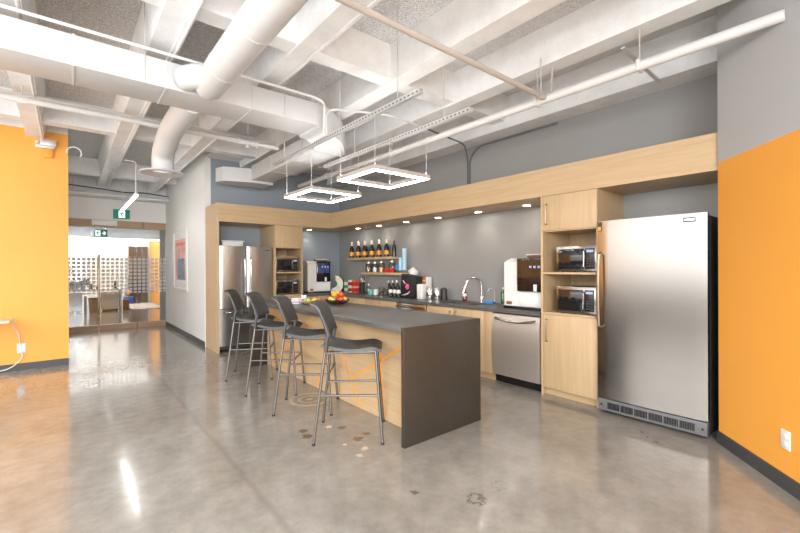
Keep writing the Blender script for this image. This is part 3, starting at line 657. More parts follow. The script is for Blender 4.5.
solo(B(4.508, 4.558, 5.80, 5.92, ZL, ZL+.075, .004), 'snack_packet', 'red', 'red snack packet left of the other red packet on the lower shelf', 'packet', (4.50, 5.86, ZL), 'red packets on the lower shelf')
solo(B(4.508, 4.558, 5.67, 5.785, ZL, ZL+.085, .004), 'snack_packet', 'red', 'red snack packet beside the small blue cup on the lower shelf', 'packet', (4.50, 5.73, ZL), 'red packets on the lower shelf')
def cups(y, x, n, mat, lb, rr=.036):
    r = empty('cup_stack', (x, y, ZL), lb, 'cup stack', 'stacks of pale blue cups on the lower shelf')
    for i in range(n):
        MB().lathe([(0, .002), (rr*.72, 0), (rr, .085), (rr+.002, .088), (rr-.003, .086), (rr*.68, .004), (0, .004)] if i == n-1 else [(rr*.85, .045), (rr, .085), (rr+.002, .088), (rr-.004, .088), (rr*.8, .045)], (x, y, ZL+i*.026), 16).build('cup', mat, r)
cups(5.60, 4.56, 3, 'blue', 'short stack of blue cups at the right part of the lower shelf', .034)
cups(5.51, 4.57, 8, 'pale_blue', 'medium tall stack of pale blue paper cups on the lower shelf')
cups(5.415, 4.58, 14, 'pale_blue', 'tallest stack of pale blue paper cups on the lower shelf', .040)

# ------------------------------------------------------------------ things along the worktop
def at(px, X):
    d_ = fw+rx*((px-400)/404); return X*d_.y/d_.x
ZW = ZC+.001
def box_thing(name, mat, lb, cat, px, X, w, h, dp=.1, bands=()):
    y = at(px, X); r = empty(name, (X, y, ZW), lb, cat)
    B(X-dp/2, X+dp/2, y-w/2, y+w/2, ZW, ZW+h, .003).build('body', mat, r)
    for z0, z1, mt, nm in bands: B(X-dp/2-.002, X+dp/2-.01, y-w/2-.001, y+w/2+.001, ZW+z0, ZW+z1).build(nm, mt, r)
# bananas
yb_ = at(337, 4.10); r = empty('banana_bunch', (4.10, yb_, ZW), 'bunch of pale green bananas in the counter corner', 'bananas')
hz = Vector((.80, -.60, 0)); vw = Vector((.60, .80, 0)); cb = Vector((4.10, yb_, ZW))
for i in range(5):
    pts = []; rr = []; R_ = .09+.018*i
    for j in range(13):
        t_ = j/12; ang = 1.25-t_*3.2
        pts.append(cb+hz*(-.06+R_*math.cos(ang))+Vector((0, 0, .188-.002*i+R_*math.sin(ang)))+vw*(.03*(i % 2)-.015)); rr.append(.007+.017*math.sin(PI*(t_*.9+.05))**.6)
    T(pts, rr, seg=8).build('banana', 'banana_skin', r, ang=80)
T([cb+hz*-.01+Vector((0, 0, .29)), cb+hz*-.03+Vector((0, 0, .35))], .014, seg=8).build('stem', 'yellow_skin', r)
def bottle(name, px, X, h, rr, mat, capmat, lb, cat='bottle', z0=ZW):
    y = at(px, X); r = empty(name, (X, y, z0), lb, cat)
    MB().lathe([(0, 0), (rr, 0), (rr, h*.62), (rr*.8, h*.72), (rr*.36, h*.82), (rr*.34, h*.9), (0, h*.9)], (X, y, z0), 18).build('body', mat, r)
    MB().lathe([(rr*.42, h*.86), (rr*.42, h), (0, h+.002)], (X, y, z0), 14).build('cap', capmat, r); return r
bottle('sauce_bottle', 343, 4.60, .27, .035, 'bottle_glass', 'red', 'dark bottle with red cap in the counter corner')
for i, (px, mts, lb) in enumerate(((347.7, ('green', 'paper', 'green'), 'green and white tea box stacked below, left of the red boxes'), (351.6, ('paper', 'red', 'paper'), 'white and red tea box between green and orange boxes'), (355.6, ('red_orange', 'red', 'red_orange'), 'orange red tea box beside the black grinder'))):
    box_thing('tea_box', mts[0], lb, 'box', px, 4.53, .085, .25, .12, ((.02, .085, mts[1], 'printed_panel'), (.105, .12, 'green' if i == 0 else 'paper', 'printed_panel'), (.14, .21, mts[1] if i else 'paper', 'printed_panel')))
y = at(362, 4.55); r = empty('coffee_grinder', (4.55, y, ZW), 'black coffee grinder standing under the lower shelf', 'grinder')
MB().lathe([(0, 0), (.062, 0), (.062, .02), (.05, .04), (.05, .19), (.058, .20), (.058, .21), (0, .21)], (4.55, y, ZW), 20).build('body', 'matt_black', r); MB().lathe([(.045, .211), (.056, .30), (.05, .32), (0, .325)], (4.55, y, ZW), 20).build('hopper', 'jar_glass', r)
T([(4.50, y-.03, ZW+.16), (4.47, y-.03, ZW+.16), (4.47, y-.03, ZW+.05), (4.50, y-.03, ZW+.05)], .008, seg=8).build('handle', 'matt_black', r)
bottle('water_bottle', 368.5, 4.45, .19, .032, 'jar_glass', 'paper', 'clear bottle with white cap beside the teal cup')
y = at(371, 4.40); solo(MB().lathe([(0, 0), (.036, 0), (.04, .09), (.042, .092), (.037, .09), (.034, .005), (0, .005)], (4.40, y, ZW), 18), 'cup', 'teal', 'teal cup on the worktop under the lower shelf', 'cup', (4.40, y, ZW))
y = at(375.6, 4.42); r = empty('mug', (4.42, y, ZW), 'white mug on the worktop right of the teal cup', 'mug'); MB().lathe([(0, 0), (.042, 0), (.045, .10), (.041, .10), (.039, .006), (0, .006)], (4.42, y, ZW), 20).build('body', 'white_plastic', r)
T(bend([(4.42, y-.043, ZW+.08), (4.42, y-.075, ZW+.075), (4.42, y-.075, ZW+.03), (4.42, y-.043, ZW+.025)], .02), .006, seg=8).build('handle', 'white_plastic', r)
for px, X, lb in ((381.8, 4.50, 'clear lidded glass canister, left one under the lower shelf'), (386.3, 4.47, 'clear lidded glass canister, middle one under the lower shelf'), (390.5, 4.42, 'clear lidded glass canister, right one beside the black bag')):
    y = at(px, X); r = empty('glass_canister', (X, y, ZW), lb, 'canister', 'glass canisters on the worktop')
    MB().lathe([(0, 0), (.05, 0), (.052, .13), (.048, .13), (.046, .005), (0, .005)], (X, y, ZW), 20).build('body', 'jar_glass', r); MB().lathe([(.053, .131), (.053, .148), (.012, .15), (.012, .165), (0, .166)], (X, y, ZW), 18).build('lid', 'dark_steel', r); MB().lathe([(0, .006), (.044, .006), (.044, .05), (0, .055)], (X, y, ZW), 16).build('filling', 'dark_brown', r)
# black bag with pink rosette, tilted dark bottles
y = at(410, 4.42); r = empty('gift_bag', (4.42, y, ZW), 'black gift bag with pink rosette and white swoosh', 'bag')
M_ = Matrix.Translation((4.42, y, ZW+.022)) @ Matrix.Rotation(.12, 4, 'X')
m = MB(); t_ = MB().box(-.08, .08, -.18, .17, .012, .36, .004); m.join(t_.bm, M_); m.box(4.34, 4.5, y-.15, y+.15, ZW, ZW+.03); m.build('body', 'matt_black', r)
m = MB(); [m.ball((4.332, y-.03+.03*math.cos(a), ZW+.19+.03*math.sin(a)), .022, (.5, 1, 1), 8) for a in (0, 1.26, 2.5, 3.77, 5.0)]; m.ball((4.328, y-.03, ZW+.19), .016, (.6, 1, 1), 8); m.build('rosette', 'pink', r)
T([(4.331, y+.10, ZW+.05), (4.331, y+.03, ZW+.055), (4.331, y-.04, ZW+.075), (4.331, y-.10, ZW+.12)], [.004, .012, .012, .003], seg=8).build('swoosh', 'paper', r)
T([(4.331, y+.08, ZW+.29), (4.329, y+.02, ZW+.24)], .007, seg=6).build('ribbon', 'paper', r)
for i, (px, tl) in enumerate(((392.5, .35), (396.2, .30), (400, .25))):
    X = 4.27; y = at(px, X)+.02; r = empty('leaning_bottle', (X, y, ZW), ['dark bottle leaning left of the black bag, outermost', 'dark bottle leaning left of the black bag, middle one', 'dark bottle leaning against the black bag, closest to it'][i], 'bottle', 'leaning bottles')
    Mx = Matrix.Translation((X, y, ZW+.012)) @ Matrix.Rotation(-tl, 4, 'X')
    MB().lathe([(0, 0), (.033, 0), (.034, .17), (.016, .23), (.014, .275), (0, .276)], seg=16, mat=Mx).build('body', 'bottle_glass', r)
    MB().lathe([(.0155, .24), (.0155, .285), (0, .287)], seg=12, mat=Mx).build('cap', 'lid_silver', r); MB().lathe([(.0345, .06), (.0345, .12)], seg=16, mat=Mx).build('label', 'paper', r)
box_thing('white_carton', 'paper', 'tall white carton on the worktop right of the black bag', 'carton', 421.5, 4.42, .115, .235, .10)
y = at(425.5, 4.62); r = empty('cereal_box', (4.62, y, ZW), 'orange and white cereal box standing behind the white carton', 'box')
B(4.585, 4.655, y-.10, y+.10, ZW, ZW+.345, .003).build('body', 'red_orange', r); B(4.583, 4.66, y-.101, y-.045, ZW, ZW+.346).build('side_panel', 'paper', r); B(4.582, 4.59, y-.03, y+.08, ZW+.19, ZW+.25).build('printed_panel', 'label_orange', r); B(4.582, 4.59, y-.03, y+.08, ZW+.27, ZW+.30).build('printed_panel', 'paper', r)
def canister(px, X, lb, gr=None):
    y = at(px, X); r = empty('steel_canister', (X, y, ZW), lb, 'canister', 'steel canisters on the worktop')
    MB().lathe([(0, 0), (.056, 0), (.058, .006), (.058, .165), (.054, .172), (0, .172)], (X, y, ZW), 24).build('body', 'chrome', r)
    MB().lathe([(.055, .1725), (.055, .182), (.02, .186), (.014, .196), (0, .197)], (X, y, ZW), 20).build('lid', 'lid_silver', r); B(X-.062, X-.05, y-.02, y+.02, ZW+.05, ZW+.12, .002).build('label', 'dark_steel', r)
canister(429.7, 4.44, 'steel canister with dark label right of the white carton'); canister(437.2, 4.46, 'steel canister just left of the dark thermos')
y = at(444.0, 4.56); solo(MB().lathe([(0, 0), (.05, 0), (.052, .02), (.046, .16), (.03, .185), (0, .19)], (4.56, y, ZW), 18), 'thermos', 'appliance_dark', 'dark thermos half hidden behind the right steel canister', 'flask', (4.56, y, ZW))
y = at(412, 4.61); r = empty('storage_box', (4.61, y, ZW), 'dark storage box hidden behind the black gift bag', 'box'); B(4.54, 4.69, y-.15, y+.13, ZW, ZW+.33, .004).build('body', 'matt_black', r); B(4.535, 4.695, y-.155, y+.135, ZW+.331, ZW+.35, .003).build('lid', 'black', r)
zk = ZW+.351; y -= .03; r = empty('white_teapot', (4.61, y, zk), 'white teapot standing on the dark box above the black gift bag', 'teapot')
MB().lathe([(0, 0), (.06, 0), (.075, .04), (.07, .10), (.045, .13), (0, .132)], (4.61, y, zk), 20).build('body', 'white_plastic', r); MB().lathe([(.044, .132), (.02, .145), (.012, .16), (0, .162)], (4.61, y, zk), 14).build('lid', 'paper', r)
T(bend([(4.61, y-.06, zk+.10), (4.61, y-.115, zk+.10), (4.61, y-.115, zk+.03), (4.61, y-.07, zk+.03)], .03), .008, seg=8).build('handle', 'white_plastic', r); T([(4.61, y+.065, zk+.04), (4.61, y+.10, zk+.07), (4.61, y+.125, zk+.11)], [.018, .012, .009], seg=10).build('spout', 'white_plastic', r)
# faucet
fx, fy = 4.61, at(481.5, 4.61); r = empty('kitchen_faucet', (fx, fy, ZW), 'chrome gooseneck faucet over the sink', 'faucet')
MB().lathe([(0, 0), (.028, 0), (.028, .008), (.02, .02), (.018, .09), (0, .09)], (fx, fy, ZW), 18).build('base', 'chrome', r)
ax = Vector((-.85, .53, 0)); pts = [Vector((fx, fy, ZW+.08)), Vector((fx, fy, ZW+.24))]+arc(Vector((fx, fy, ZW+.24))+ax*.115, .115, PI, .25, 14, ax*1.0, (0, 0, 1))
T(pts, .015, seg=12).build('spout', 'chrome', r, ang=60)
e_ = pts[-1]; dn = (pts[-1]-pts[-2]).normalized(); T([e_, e_+dn*.05, e_+dn*.14], [.013, .018, .020], seg=14).build('spray_head', 'chrome', r)
T([(fx, fy-.02, ZW+.06), (fx-.02, fy-.06, ZW+.09), (fx-.03, fy-.085, ZW+.12)], .006, seg=8).build('lever', 'chrome', r)
y = at(494.5, 4.62); r = empty('filter_tap', (4.62, y, ZW), 'thin steel filter tap right of the big faucet', 'faucet')
MB().lathe([(0, 0), (.018, 0), (.016, .05), (0, .05)], (4.62, y, ZW), 14).build('base', 'chrome', r)
T([Vector((4.62, y, ZW+.05)), Vector((4.62, y, ZW+.16))]+arc(Vector((4.62, y, ZW+.16))+ax*.05, .05, PI, .1, 10, ax, (0, 0, 1)), .005, seg=8).build('spout', 'galvanised', r)
r = bottle('soap_bottle', 464.6, 4.58, .20, .034, 'red_liquid', 'paper', 'soap pump bottle with red liquid left of the faucet'); y = at(464.6, 4.58)
B(4.535, 4.585, y-.008, y+.008, ZW+.20, ZW+.212, .003).build('pump', 'paper', r); MB().lathe([(.0345, .075), (.0345, .12)], (4.58, y, ZW), 18).build('label', 'paper', r)
y = at(489, 4.56); solo(B(4.52, 4.60, y-.075, y+.075, ZW, ZW+.03, .006), 'sponge', 'blue', 'blue sponge lying right of the sink', 'sponge', (4.56, y, ZW))
bottle('dish_soap_bottle', 503, 4.63, .23, .03, 'green_glass', 'white_plastic', 'green dish soap bottle beside the right coffee machine')

# ------------------------------------------------------------------ downlights in the soffit
for i, (x, y, lb) in enumerate(((3.87, 7.62, 'over the left coffee machine'), (4.50, 6.75, 'nearest the wall corner above the bottles'), (4.50, 6.05, 'second from the corner'), (4.50, 5.27, 'third from the corner'), (4.50, 4.50, 'fourth from the corner'), (4.50, 3.70, 'fifth from the corner, above the sink'), (4.50, 2.92, 'nearest the tall tower'))):
    r = empty('downlight', (x, y, ZS0), 'round recessed soffit downlight '+lb, 'downlight', 'recessed downlights in the soffit')
    MB().lathe([(.045, -.002), (.058, -.008), (.062, -.001)], (x, y, ZS0), 24).build('trim_ring', 'white_plastic', r)
    MB().lathe([(0, -.0035), (.046, -.0035), (.046, -.001), (0, -.001)], (x, y, ZS0), 24).build('lamp', 'spot_led', r)
    l = bpy.data.lights.new('downlight_beam', 'SPOT'); l.energy = 2.6; l.color = (1, .92, .80); l.spot_size = 2.1; l.spot_blend = .7; l.shadow_soft_size = .04
    o = bpy.data.objects.new('downlight_beam', l); COL.objects.link(o); o.parent = r; o.location = (0, 0, -.02)

# ------------------------------------------------------------------ LED pendants over the island
def pendant(x0, x1, y0, y1, z, lb):
    r = empty('led_pendant', ((x0+x1)/2, (y0+y1)/2, z), lb, 'pendant light', 'square LED pendants over the island'); w = .062
    m = MB().box(x0, x1, y0, y0+w, z+.006, z+.045).box(x0, x1, y1-w, y1, z+.006, z+.045).box(x0, x0+w, y0+w, y1-w, z+.006, z+.045).box(x1-w, x1, y0+w, y1-w, z+.006, z+.045); m.build('frame', 'lamp_frame', r)
    e = .006; m = MB().box(x0+e, x1-e, y0+e, y0+w-e, z, z+.007).box(x0+e, x1-e, y1-w+e, y1-e, z, z+.007).box(x0+e, x0+w-e, y0+w-e, y1-w+e, z, z+.007).box(x1-w+e, x1-e, y0+w-e, y1-w+e, z, z+.007); m.build('diffuser', 'led', r)
    e = .02; m = MB().box(x0+e, x1-e, y0+e, y0+w-e, z+.0445, z+.047).box(x0+e, x1-e, y1-w+e, y1-e, z+.0445, z+.047).box(x0+e, x0+w-e, y0+w-e, y1-w+e, z+.0445, z+.047).box(x1-w+e, x1-e, y0+w-e, y1-w+e, z+.0445, z+.047); m.build('uplight_diffuser', 'led_up', r)
    for xx, zt in ((2.15, 2.782), (2.785, 2.802)):
        for yy in (y0+.03, y1-.03):
            c_ = T([(xx, yy, z+.05), (xx, yy, zt)], .0025, seg=6).build('suspension_cable', 'galvanised', r); MB().lathe([(.010, .045), (.010, .06), (.004, .08), (0, .08)], (xx, yy, z), 10).build('gripper', 'galvanised', c_)
pendant(2.12, 2.81, 4.14, 4.86, 2.295, 'square LED pendant farther from the camera, toward the fridge wall')
pendant(2.12, 2.81, 2.92, 3.57, 2.295, 'square LED pendant nearer the camera over the island')
def strut(x, y0, y1, z, lb, rods):
    r = empty('strut_channel', (x, (y0+y1)/2, z), lb, 'channel', 'slotted hanging channels')
    m = MB().box(x-.02, x-.0175, y0, y1, z, z+.04).box(x+.0175, x+.02, y0, y1, z, z+.04).box(x-.0175, x+.0175, y0, y1, z+.0375, z+.04); m.build('channel', 'galvanised', r)
    n = int((y1-y0)/.05)
    for i in range(n): B(x-.0212, x-.0198, y0+.015+i*.05, y0+.042+i*.05, z+.012, z+.026).build('slot', 'conduit_grey', r)
    for yy in rods: T([(x, yy, z+.04), (x, yy, 3.615)], .005, seg=8).build('threaded_rod', 'galvanised', r)
strut(2.15, 2.33, 5.25, 2.78, 'slotted channel on the stool side above the pendants', (2.62, 3.55, 4.9))
strut(2.785, 2.36, 5.0, 2.80, 'slotted channel on the counter side above the pendants', (2.7, 4.25))

# ------------------------------------------------------------------ ducts and pipes under the ceiling
r = empty('supply_duct', (-1.0, 4.09, 2.94), 'long rectangular white duct crossing the upper left', 'duct')
B(-5.5, 2.07, 3.88, 4.30, 2.94, 3.17, .004).build('trunk', 'duct_white', r)
for x in (-1.6, -.58, .05, .66, 1.38): B(x-.006, x+.006, 3.875, 4.305, 2.935, 3.175).build('seam', 'duct_white', r)
MB().prism([(2.07, 3.88), (2.25, 3.94), (2.57, 4.19), (2.84, 4.56), (2.84, 4.69), (2.44, 4.69), (2.35, 4.45), (2.07, 4.30)], 2.915, 3.175).build('elbow', 'duct_white', r)
B(2.43, 2.85, 4.68, 4.705, 2.905, 3.185).build('flange', 'duct_white', r)
for x in (-.58, .5, 1.70): T([(x, 3.865, 2.94), (x, 3.865, 3.61)], .004, seg=6).build('hanger', 'galvanised', r)
r = empty('branch_duct', (2.64, 5.8, 2.915), 'rectangular white branch duct ending above the island', 'duct')
B(2.45, 2.83, 4.71, 6.94, 2.915, 3.158, .004).build('trunk', 'duct_white', r)
for y in (5.3, 6.1): B(2.445, 2.835, y-.008, y+.008, 2.91, 3.163).build('seam', 'duct_white', r)
MB().prism([(2.83, 6.945), (2.45, 6.945), (2.03, 7.10), (1.97, 7.30), (2.15, 7.40), (2.83, 7.38)], 2.88, 3.115).build('outlet_boot', 'duct_white', r)
for y in (5.0, 6.6): T([(2.44, y, 2.915), (2.44, y, 3.61)], .004, seg=6).build('hanger', 'galvanised', r)
r = empty('round_duct', (.955, 1.5, 2.99), 'thick round white duct joining the rectangular duct from the front', 'duct')
T([(.955, -1.4, 2.99), (.955, 3.58, 2.99), (.955, 3.72, 2.985), (.955, 3.80, 2.975)], [.122, .122, .118, .09], seg=32).build('pipe', 'duct_white', r)
T(bend([(.95, 3.56, 2.995), (.85, 3.70, 3.03), (.80, 3.84, 3.045)], .15), .102, seg=28).build('elbow', 'duct_white', r)
for y in (.6, 1.6, 2.6, 3.3): T([(.955, y-.008, 2.99), (.955, y+.008, 2.99)], .1245, seg=32).build('seam', 'duct_white', r)
r = empty('drop_duct', (.95, 5.0, 2.62), 'round white duct dropping to a flanged diffuser near the corridor', 'duct')
T(bend([(.95, 4.31, 3.05), (.95, 5.40, 3.02), (.955, 5.88, 2.88), (.965, 5.95, 2.66)], .3, 8), .125, seg=28).build('pipe', 'duct_white', r, ang=60)
MB().lathe([(.125, .03), (.20, .02), (.255, .005), (.26, -.005), (.25, -.012), (.15, .0), (.125, .0)], (.965, 5.96, 2.645), 32).build('flange', 'duct_white', r); MB().lathe([(.12, .01), (0, .01), (0, .014), (.12, .014)], (.965, 5.96, 2.645), 24).build('grille', 'grille_grey', r)
def pipe(name, pts, rr, mat, lb, clamps=(), cat='pipe', br=.06):
    r = empty(name, pts[0], lb, cat); T(bend(pts, br) if len(pts) > 2 else pts, rr, seg=14).build('pipe', mat, r, ang=60)
    for p, h in clamps:
        c_ = Vector(p); MB().box(c_.x-rr-.006, c_.x+rr+.006, c_.y-.015, c_.y+.015, c_.z-rr-.006, c_.z+rr+.006, .004).build('clamp', mat, r)
        if h: T([c_+Vector((0, 0, rr)), c_+Vector((0, 0, h))], .006, seg=8).build('hanger', 'galvanised', r)
    return r
pipe('sprinkler_main', [(3.50, .41, 3.0), (3.50, 7.3, 3.0)], .038, 'pipe_white', 'thick white pipe running from the angled wall along the kitchen', (((3.50, 1.25, 3.0), .35), ((3.50, 2.15, 3.0), .35), ((3.50, 4.4, 3.0), .35), ((3.50, 6.2, 3.0), .35)))
pipe('sprinkler_branch', [(1.22, 2.05, 3.0), (3.46, 2.05, 3.0)], .022, 'pipe_tan', 'tan sprinkler pipe crossing at the top centre', (((3.40, 2.05, 3.0), .35),))
pipe('sprinkler_branch', [(-5, 5.65, 3.15), (2.38, 5.65, 3.15)], .032, 'pipe_white', 'white pipe running below the rectangular duct on the left', (((1.95, 5.65, 3.15), .3), ((-.34, 5.65, 3.15), .14)))
fit = [o for o in COL.objects if o.get('label') == 'white pipe running below the rectangular duct on the left'][0]
MB().tube([(1.80, 5.65, 3.15), (1.83, 5.65, 3.15), (1.831, 5.65, 3.15), (2.05, 5.65, 3.15), (2.051, 5.65, 3.15), (2.08, 5.65, 3.15)], [.052, .052, .04, .04, .052, .052], seg=14).tube([(1.94, 5.65, 3.15), (1.94, 5.65, 3.07)], .024, seg=10).build('coupling', 'pipe_white', fit)
pipe('sprinkler_branch', [(-.9, 5.76, 3.235), (2.38, 5.76, 3.235)], .022, 'pipe_white', 'thinner white pipe behind the left white pipe', (((1.35, 5.76, 3.235), .3),))
pipe('conduit', [(-.64, 3.81, 3.28), (-.60, 3.81, 3.195), (.85, 3.81, 3.195), (2.0, 3.81, 3.195), (2.12, 3.81, 3.17), (2.12, 3.83, 2.83)], .013, 'pipe_white', 'thin white conduit bending down beside the pendants', (), 'conduit', .12)
pipe('conduit', [(2.15, 3.83, 2.83), (2.15, 3.83, 3.12), (2.9, 3.7, 3.19), (3.58, 3.78, 3.195)], .011, 'pipe_white', 'thin white conduit arching from the pendants toward the thick kitchen pipe', (), 'conduit', .12)
pipe('conduit', [(3.6, 3.78, 3.195), (4.45, 3.9, 3.19), (4.685, 4.05, 3.05), (4.685, 4.05, ZS1+.01)], .011, 'conduit_grey', 'grey conduit that drops to the soffit, left of the pair', (), 'conduit', .12)
pipe('conduit', [(4.685, 2.6, 3.19), (4.685, 3.85, 3.19), (4.685, 4.01, 3.05), (4.685, 4.01, ZS1+.01)], .011, 'conduit_grey', 'grey conduit that drops to the soffit, right of the pair', (), 'conduit', .12)
pipe('conduit', [(-.25, 3.3, 3.24), (-.25, 7.55, 3.24), (-.25, 7.63, 3.26)], .014, 'pipe_white', 'white conduit under the rib above the orange wall', (), 'conduit')
pipe('conduit', [(.73, 2.0, 3.26), (.73, 11.3, 3.26)], .014, 'pipe_white', 'white conduit fixed under the rib leading to the corridor', (), 'conduit')
pipe('corridor_pipe', [(.04, 10.95, 3.03), (1.90, 10.95, 3.03)], .045, 'pipe_white', 'white pipe across the corridor in front of the bulkhead', (((.12, 10.95, 3.03), .3), ((1.45, 10.95, 3.03), .3)))
pipe('corridor_cable', [(.04, 10.8, 3.16), (.6, 10.8, 3.13), (1.0, 10.8, 3.10), (1.4, 10.8, 3.13), (1.88, 10.8, 3.09)], .012, 'matt_black', 'dark cable sagging across the corridor', (), 'cable')
pipe('sprinkler_hanger', [(3.55, 2.02, 3.29), (3.52, 2.02, 3.06)], .010, 'pipe_tan', 'short hanger rod at the end of the tan pipe', (), 'hanger')
solo(MB().prism([(3.50, 1.36), (3.50, 1.39), (4.42, 1.42), (4.42, 1.39)], 3.19, 3.205), 'strut_brace', 'galvanised', 'grey diagonal brace under the ceiling near the angled wall', 'brace', (3.98, 1.8, 3.19))
solo(MB().tube(arc((.10, 7.72, 3.14), .085, -.8, PI*1.1, 14, (1, 0, 0), (0, 0, 1)), .010, seg=8), 'cable_loop', 'cable_white', 'white cable loop sticking out at the edge of the orange wall', 'cable', (.06, 7.72, 3.06))
r = empty('junction_box', (-.22, 7.70, 3.12), 'white junction box and clamps high on the orange wall', 'box')
B(-.33, -.12, 7.66, 7.748, 3.14, 3.215, .01).build('box', 'pipe_white', r); B(-.28, -.10, 7.62, 7.66, 3.17, 3.26, .008).build('cover', 'galvanised', r); B(-.24, -.14, 7.70, 7.748, 3.02, 3.138, .004).build('plate', 'label_orange', r)
for x in (-.31, -.15): T([(x, 7.60, 3.2), (x, 7.66, 3.2)], .02, seg=10).build('knob', 'galvanised', r)

# linear lamp in the corridor, exit signs
r = empty('linear_lamp', (.92, 8.9, 2.62), 'slim bright linear LED lamp hanging in the corridor', 'lamp')
B(.88, .93, 7.95, 10.2, 2.635, 2.675, .004).build('housing', 'white_plastic', r); B(.885, .925, 7.95, 10.2, 2.62, 2.6355).build('diffuser', 'tube_led', r)
T(bend([(.905, 8.02, 2.675), (.905, 8.02, 3.2), (.75, 8.02, 3.2)], .05), .008, seg=8).build('stem', 'pipe_white', r); T([(.905, 10.1, 2.675), (.905, 10.1, 3.30)], .006, seg=8).build('stem', 'pipe_white', r)
def exit_sign(x0, x1, y, z0, z1, lb, arrow):
    r = empty('exit_sign', ((x0+x1)/2, y, z0), lb, 'exit sign', 'green running man exit signs')
    B(x0, x1, y, y+.03, z0, z1, .004).build('panel', 'exit_lit', r); w = x1-x0; h = z1-z0
    m = MB(); F = lambda u, v: (x0+w*u, y-.003, z0+h*v); cx_ = .28 if arrow else .5
    m.box(x0+w*(cx_-.18), x0+w*(cx_+.20), y-.002, y-.0005, z0+h*.12, z0+h*.88); m.build('pictogram_doorway', 'exit_pict', r)
    m = MB(); g = h*.045
    m.ball(F(cx_+.03, .76), h*.075, (1, .2, 1), 10)
    for P in ([(cx_+.02, .66), (cx_-.02, .45)], [(cx_-.02, .45), (cx_+.05, .33), (cx_+.02, .18)], [(cx_-.02, .45), (cx_-.08, .34), (cx_-.14, .34)], [(cx_+.02, .64), (cx_+.09, .55), (cx_+.13, .60)], [(cx_+.01, .63), (cx_-.08, .60), (cx_-.10, .50)]): m.tube([F(*p) for p in P], g, seg=6)
    m.build('running_man', 'exit_lit', r)
    if arrow:
        m = MB(); Mx = Matrix(((1, 0, 0, 0), (0, 0, 1, y-.003), (0, 1, 0, 0), (0, 0, 0, 1)))
        m.prism([(x0+w*.58, z0+h*.44), (x0+w*.74, z0+h*.44), (x0+w*.70, z0+h*.24), (x0+w*.78, z0+h*.24), (x0+w*.92, z0+h*.5), (x0+w*.78, z0+h*.76), (x0+w*.70, z0+h*.76), (x0+w*.74, z0+h*.56), (x0+w*.58, z0+h*.56)], 0, .002, Mx); m.build('arrow', 'exit_pict', r)
    return r
exit_sign(.85, 1.17, GY-.06, 2.575, 2.79, 'green exit sign on the bulkhead above the glass partition', False)
exit_sign(.60, .90, 14.0, 2.30, 2.50, 'smaller green exit sign with arrow hanging behind the glass', True)
r_ = [o for o in COL.objects if o.name.startswith('exit_sign.')][0]; T([(.75, 14.02, 2.5), (.75, 14.02, 2.9)], .006, seg=6).build('stem', 'galvanised', r_)

# ------------------------------------------------------------------ poster, outlets, left desk, office contents
r = empty('framed_poster', (XW-.004, 9.72, .94), 'white framed pink poster on the white corridor wall', 'poster')
px_ = XW-.006; m = MB().box(px_-.03, px_, 9.05, 9.11, .93, 2.25).box(px_-.03, px_, 10.33, 10.39, .93, 2.25).box(px_-.03, px_, 9.11, 10.33, .93, .99).box(px_-.03, px_, 9.11, 10.33, 2.19, 2.25); m.build('frame', 'white_plastic', r)
B(px_-.012, px_-.001, 9.11, 10.33, .99, 2.19).build('mat_board', 'paper', r); B(px_-.015, px_-.0125, 9.24, 10.20, 1.16, 2.04).build('print', 'print_pink', r); B(px_-.018, px_-.0155, 9.30, 9.95, 1.18, 1.62).build('print_detail', 'print_grey', r); B(px_-.018, px_-.0155, 9.24, 10.20, 1.90, 1.96).build('print_detail', 'red_orange', r)
dd = dr.normalized(); oc = c0+dr*.70
r = empty('wall_outlet', (oc.x, oc.y, .275), 'white outlet plate low on the angled orange wall', 'outlet', rz=math.atan2(-nn.y, -nn.x)-PI)
m = MB(); m.rbox(oc-nn*.004+Vector((0, 0, .318)), (.007, .075, .12), math.atan2(nn.y, nn.x), .002); m.build('plate', 'white_plastic', r)
for z in (.295, .34):
    m = MB(); m.rbox(oc-nn*.0082+Vector((0, 0, z)), (.002, .034, .028), math.atan2(nn.y, nn.x), .0008); m.build('socket', 'paper', r)
r = empty('wall_outlet', (-.48, 7.748, .25), 'white double outlet on the left orange wall with a cable plugged in', 'outlet')
B(-.53, -.44, 7.742, 7.749, .24, .37, .002).build('plate', 'white_plastic', r)
for z in (.275, .335):
    for x in (-.51, -.475): B(x-.011, x+.011, 7.7395, 7.742, z-.018, z+.018).build('socket', 'galvanised', r)
solo(MB().tube(bend([(-.56, 7.40, .75), (-.55, 7.52, .75), (-.55, 7.66, .60), (-.51, 7.70, .52), (-.50, 7.715, .40), (-.49, 7.728, .34)], .08), .007, seg=8), 'power_cord', 'cable_white', 'white cord hanging from the desk edge to the outlet', 'cord', (-.5, 7.7, .34))
solo(MB().tube(bend([(-.48, 7.728, .27), (-.47, 7.70, .18), (-.58, 7.68, .05), (-.95, 7.55, .01)], .1), .007, seg=8), 'power_cord', 'cable_white', 'white cord running from the outlet down to the floor', 'cord', (-.7, 7.7, .01))
r = empty('side_desk', (-1.3, 7.4, 0), 'corner of a white desk at the left edge before the orange wall', 'desk')
B(-2.2, -.57, 7.25, 7.60, .715, .738, .003).build('desktop', 'white_plastic', r)
for x in (-2.15, -1.05): B(x, x+.05, 7.4, 7.45, .001, .715).build('leg', 'galvanised', r)

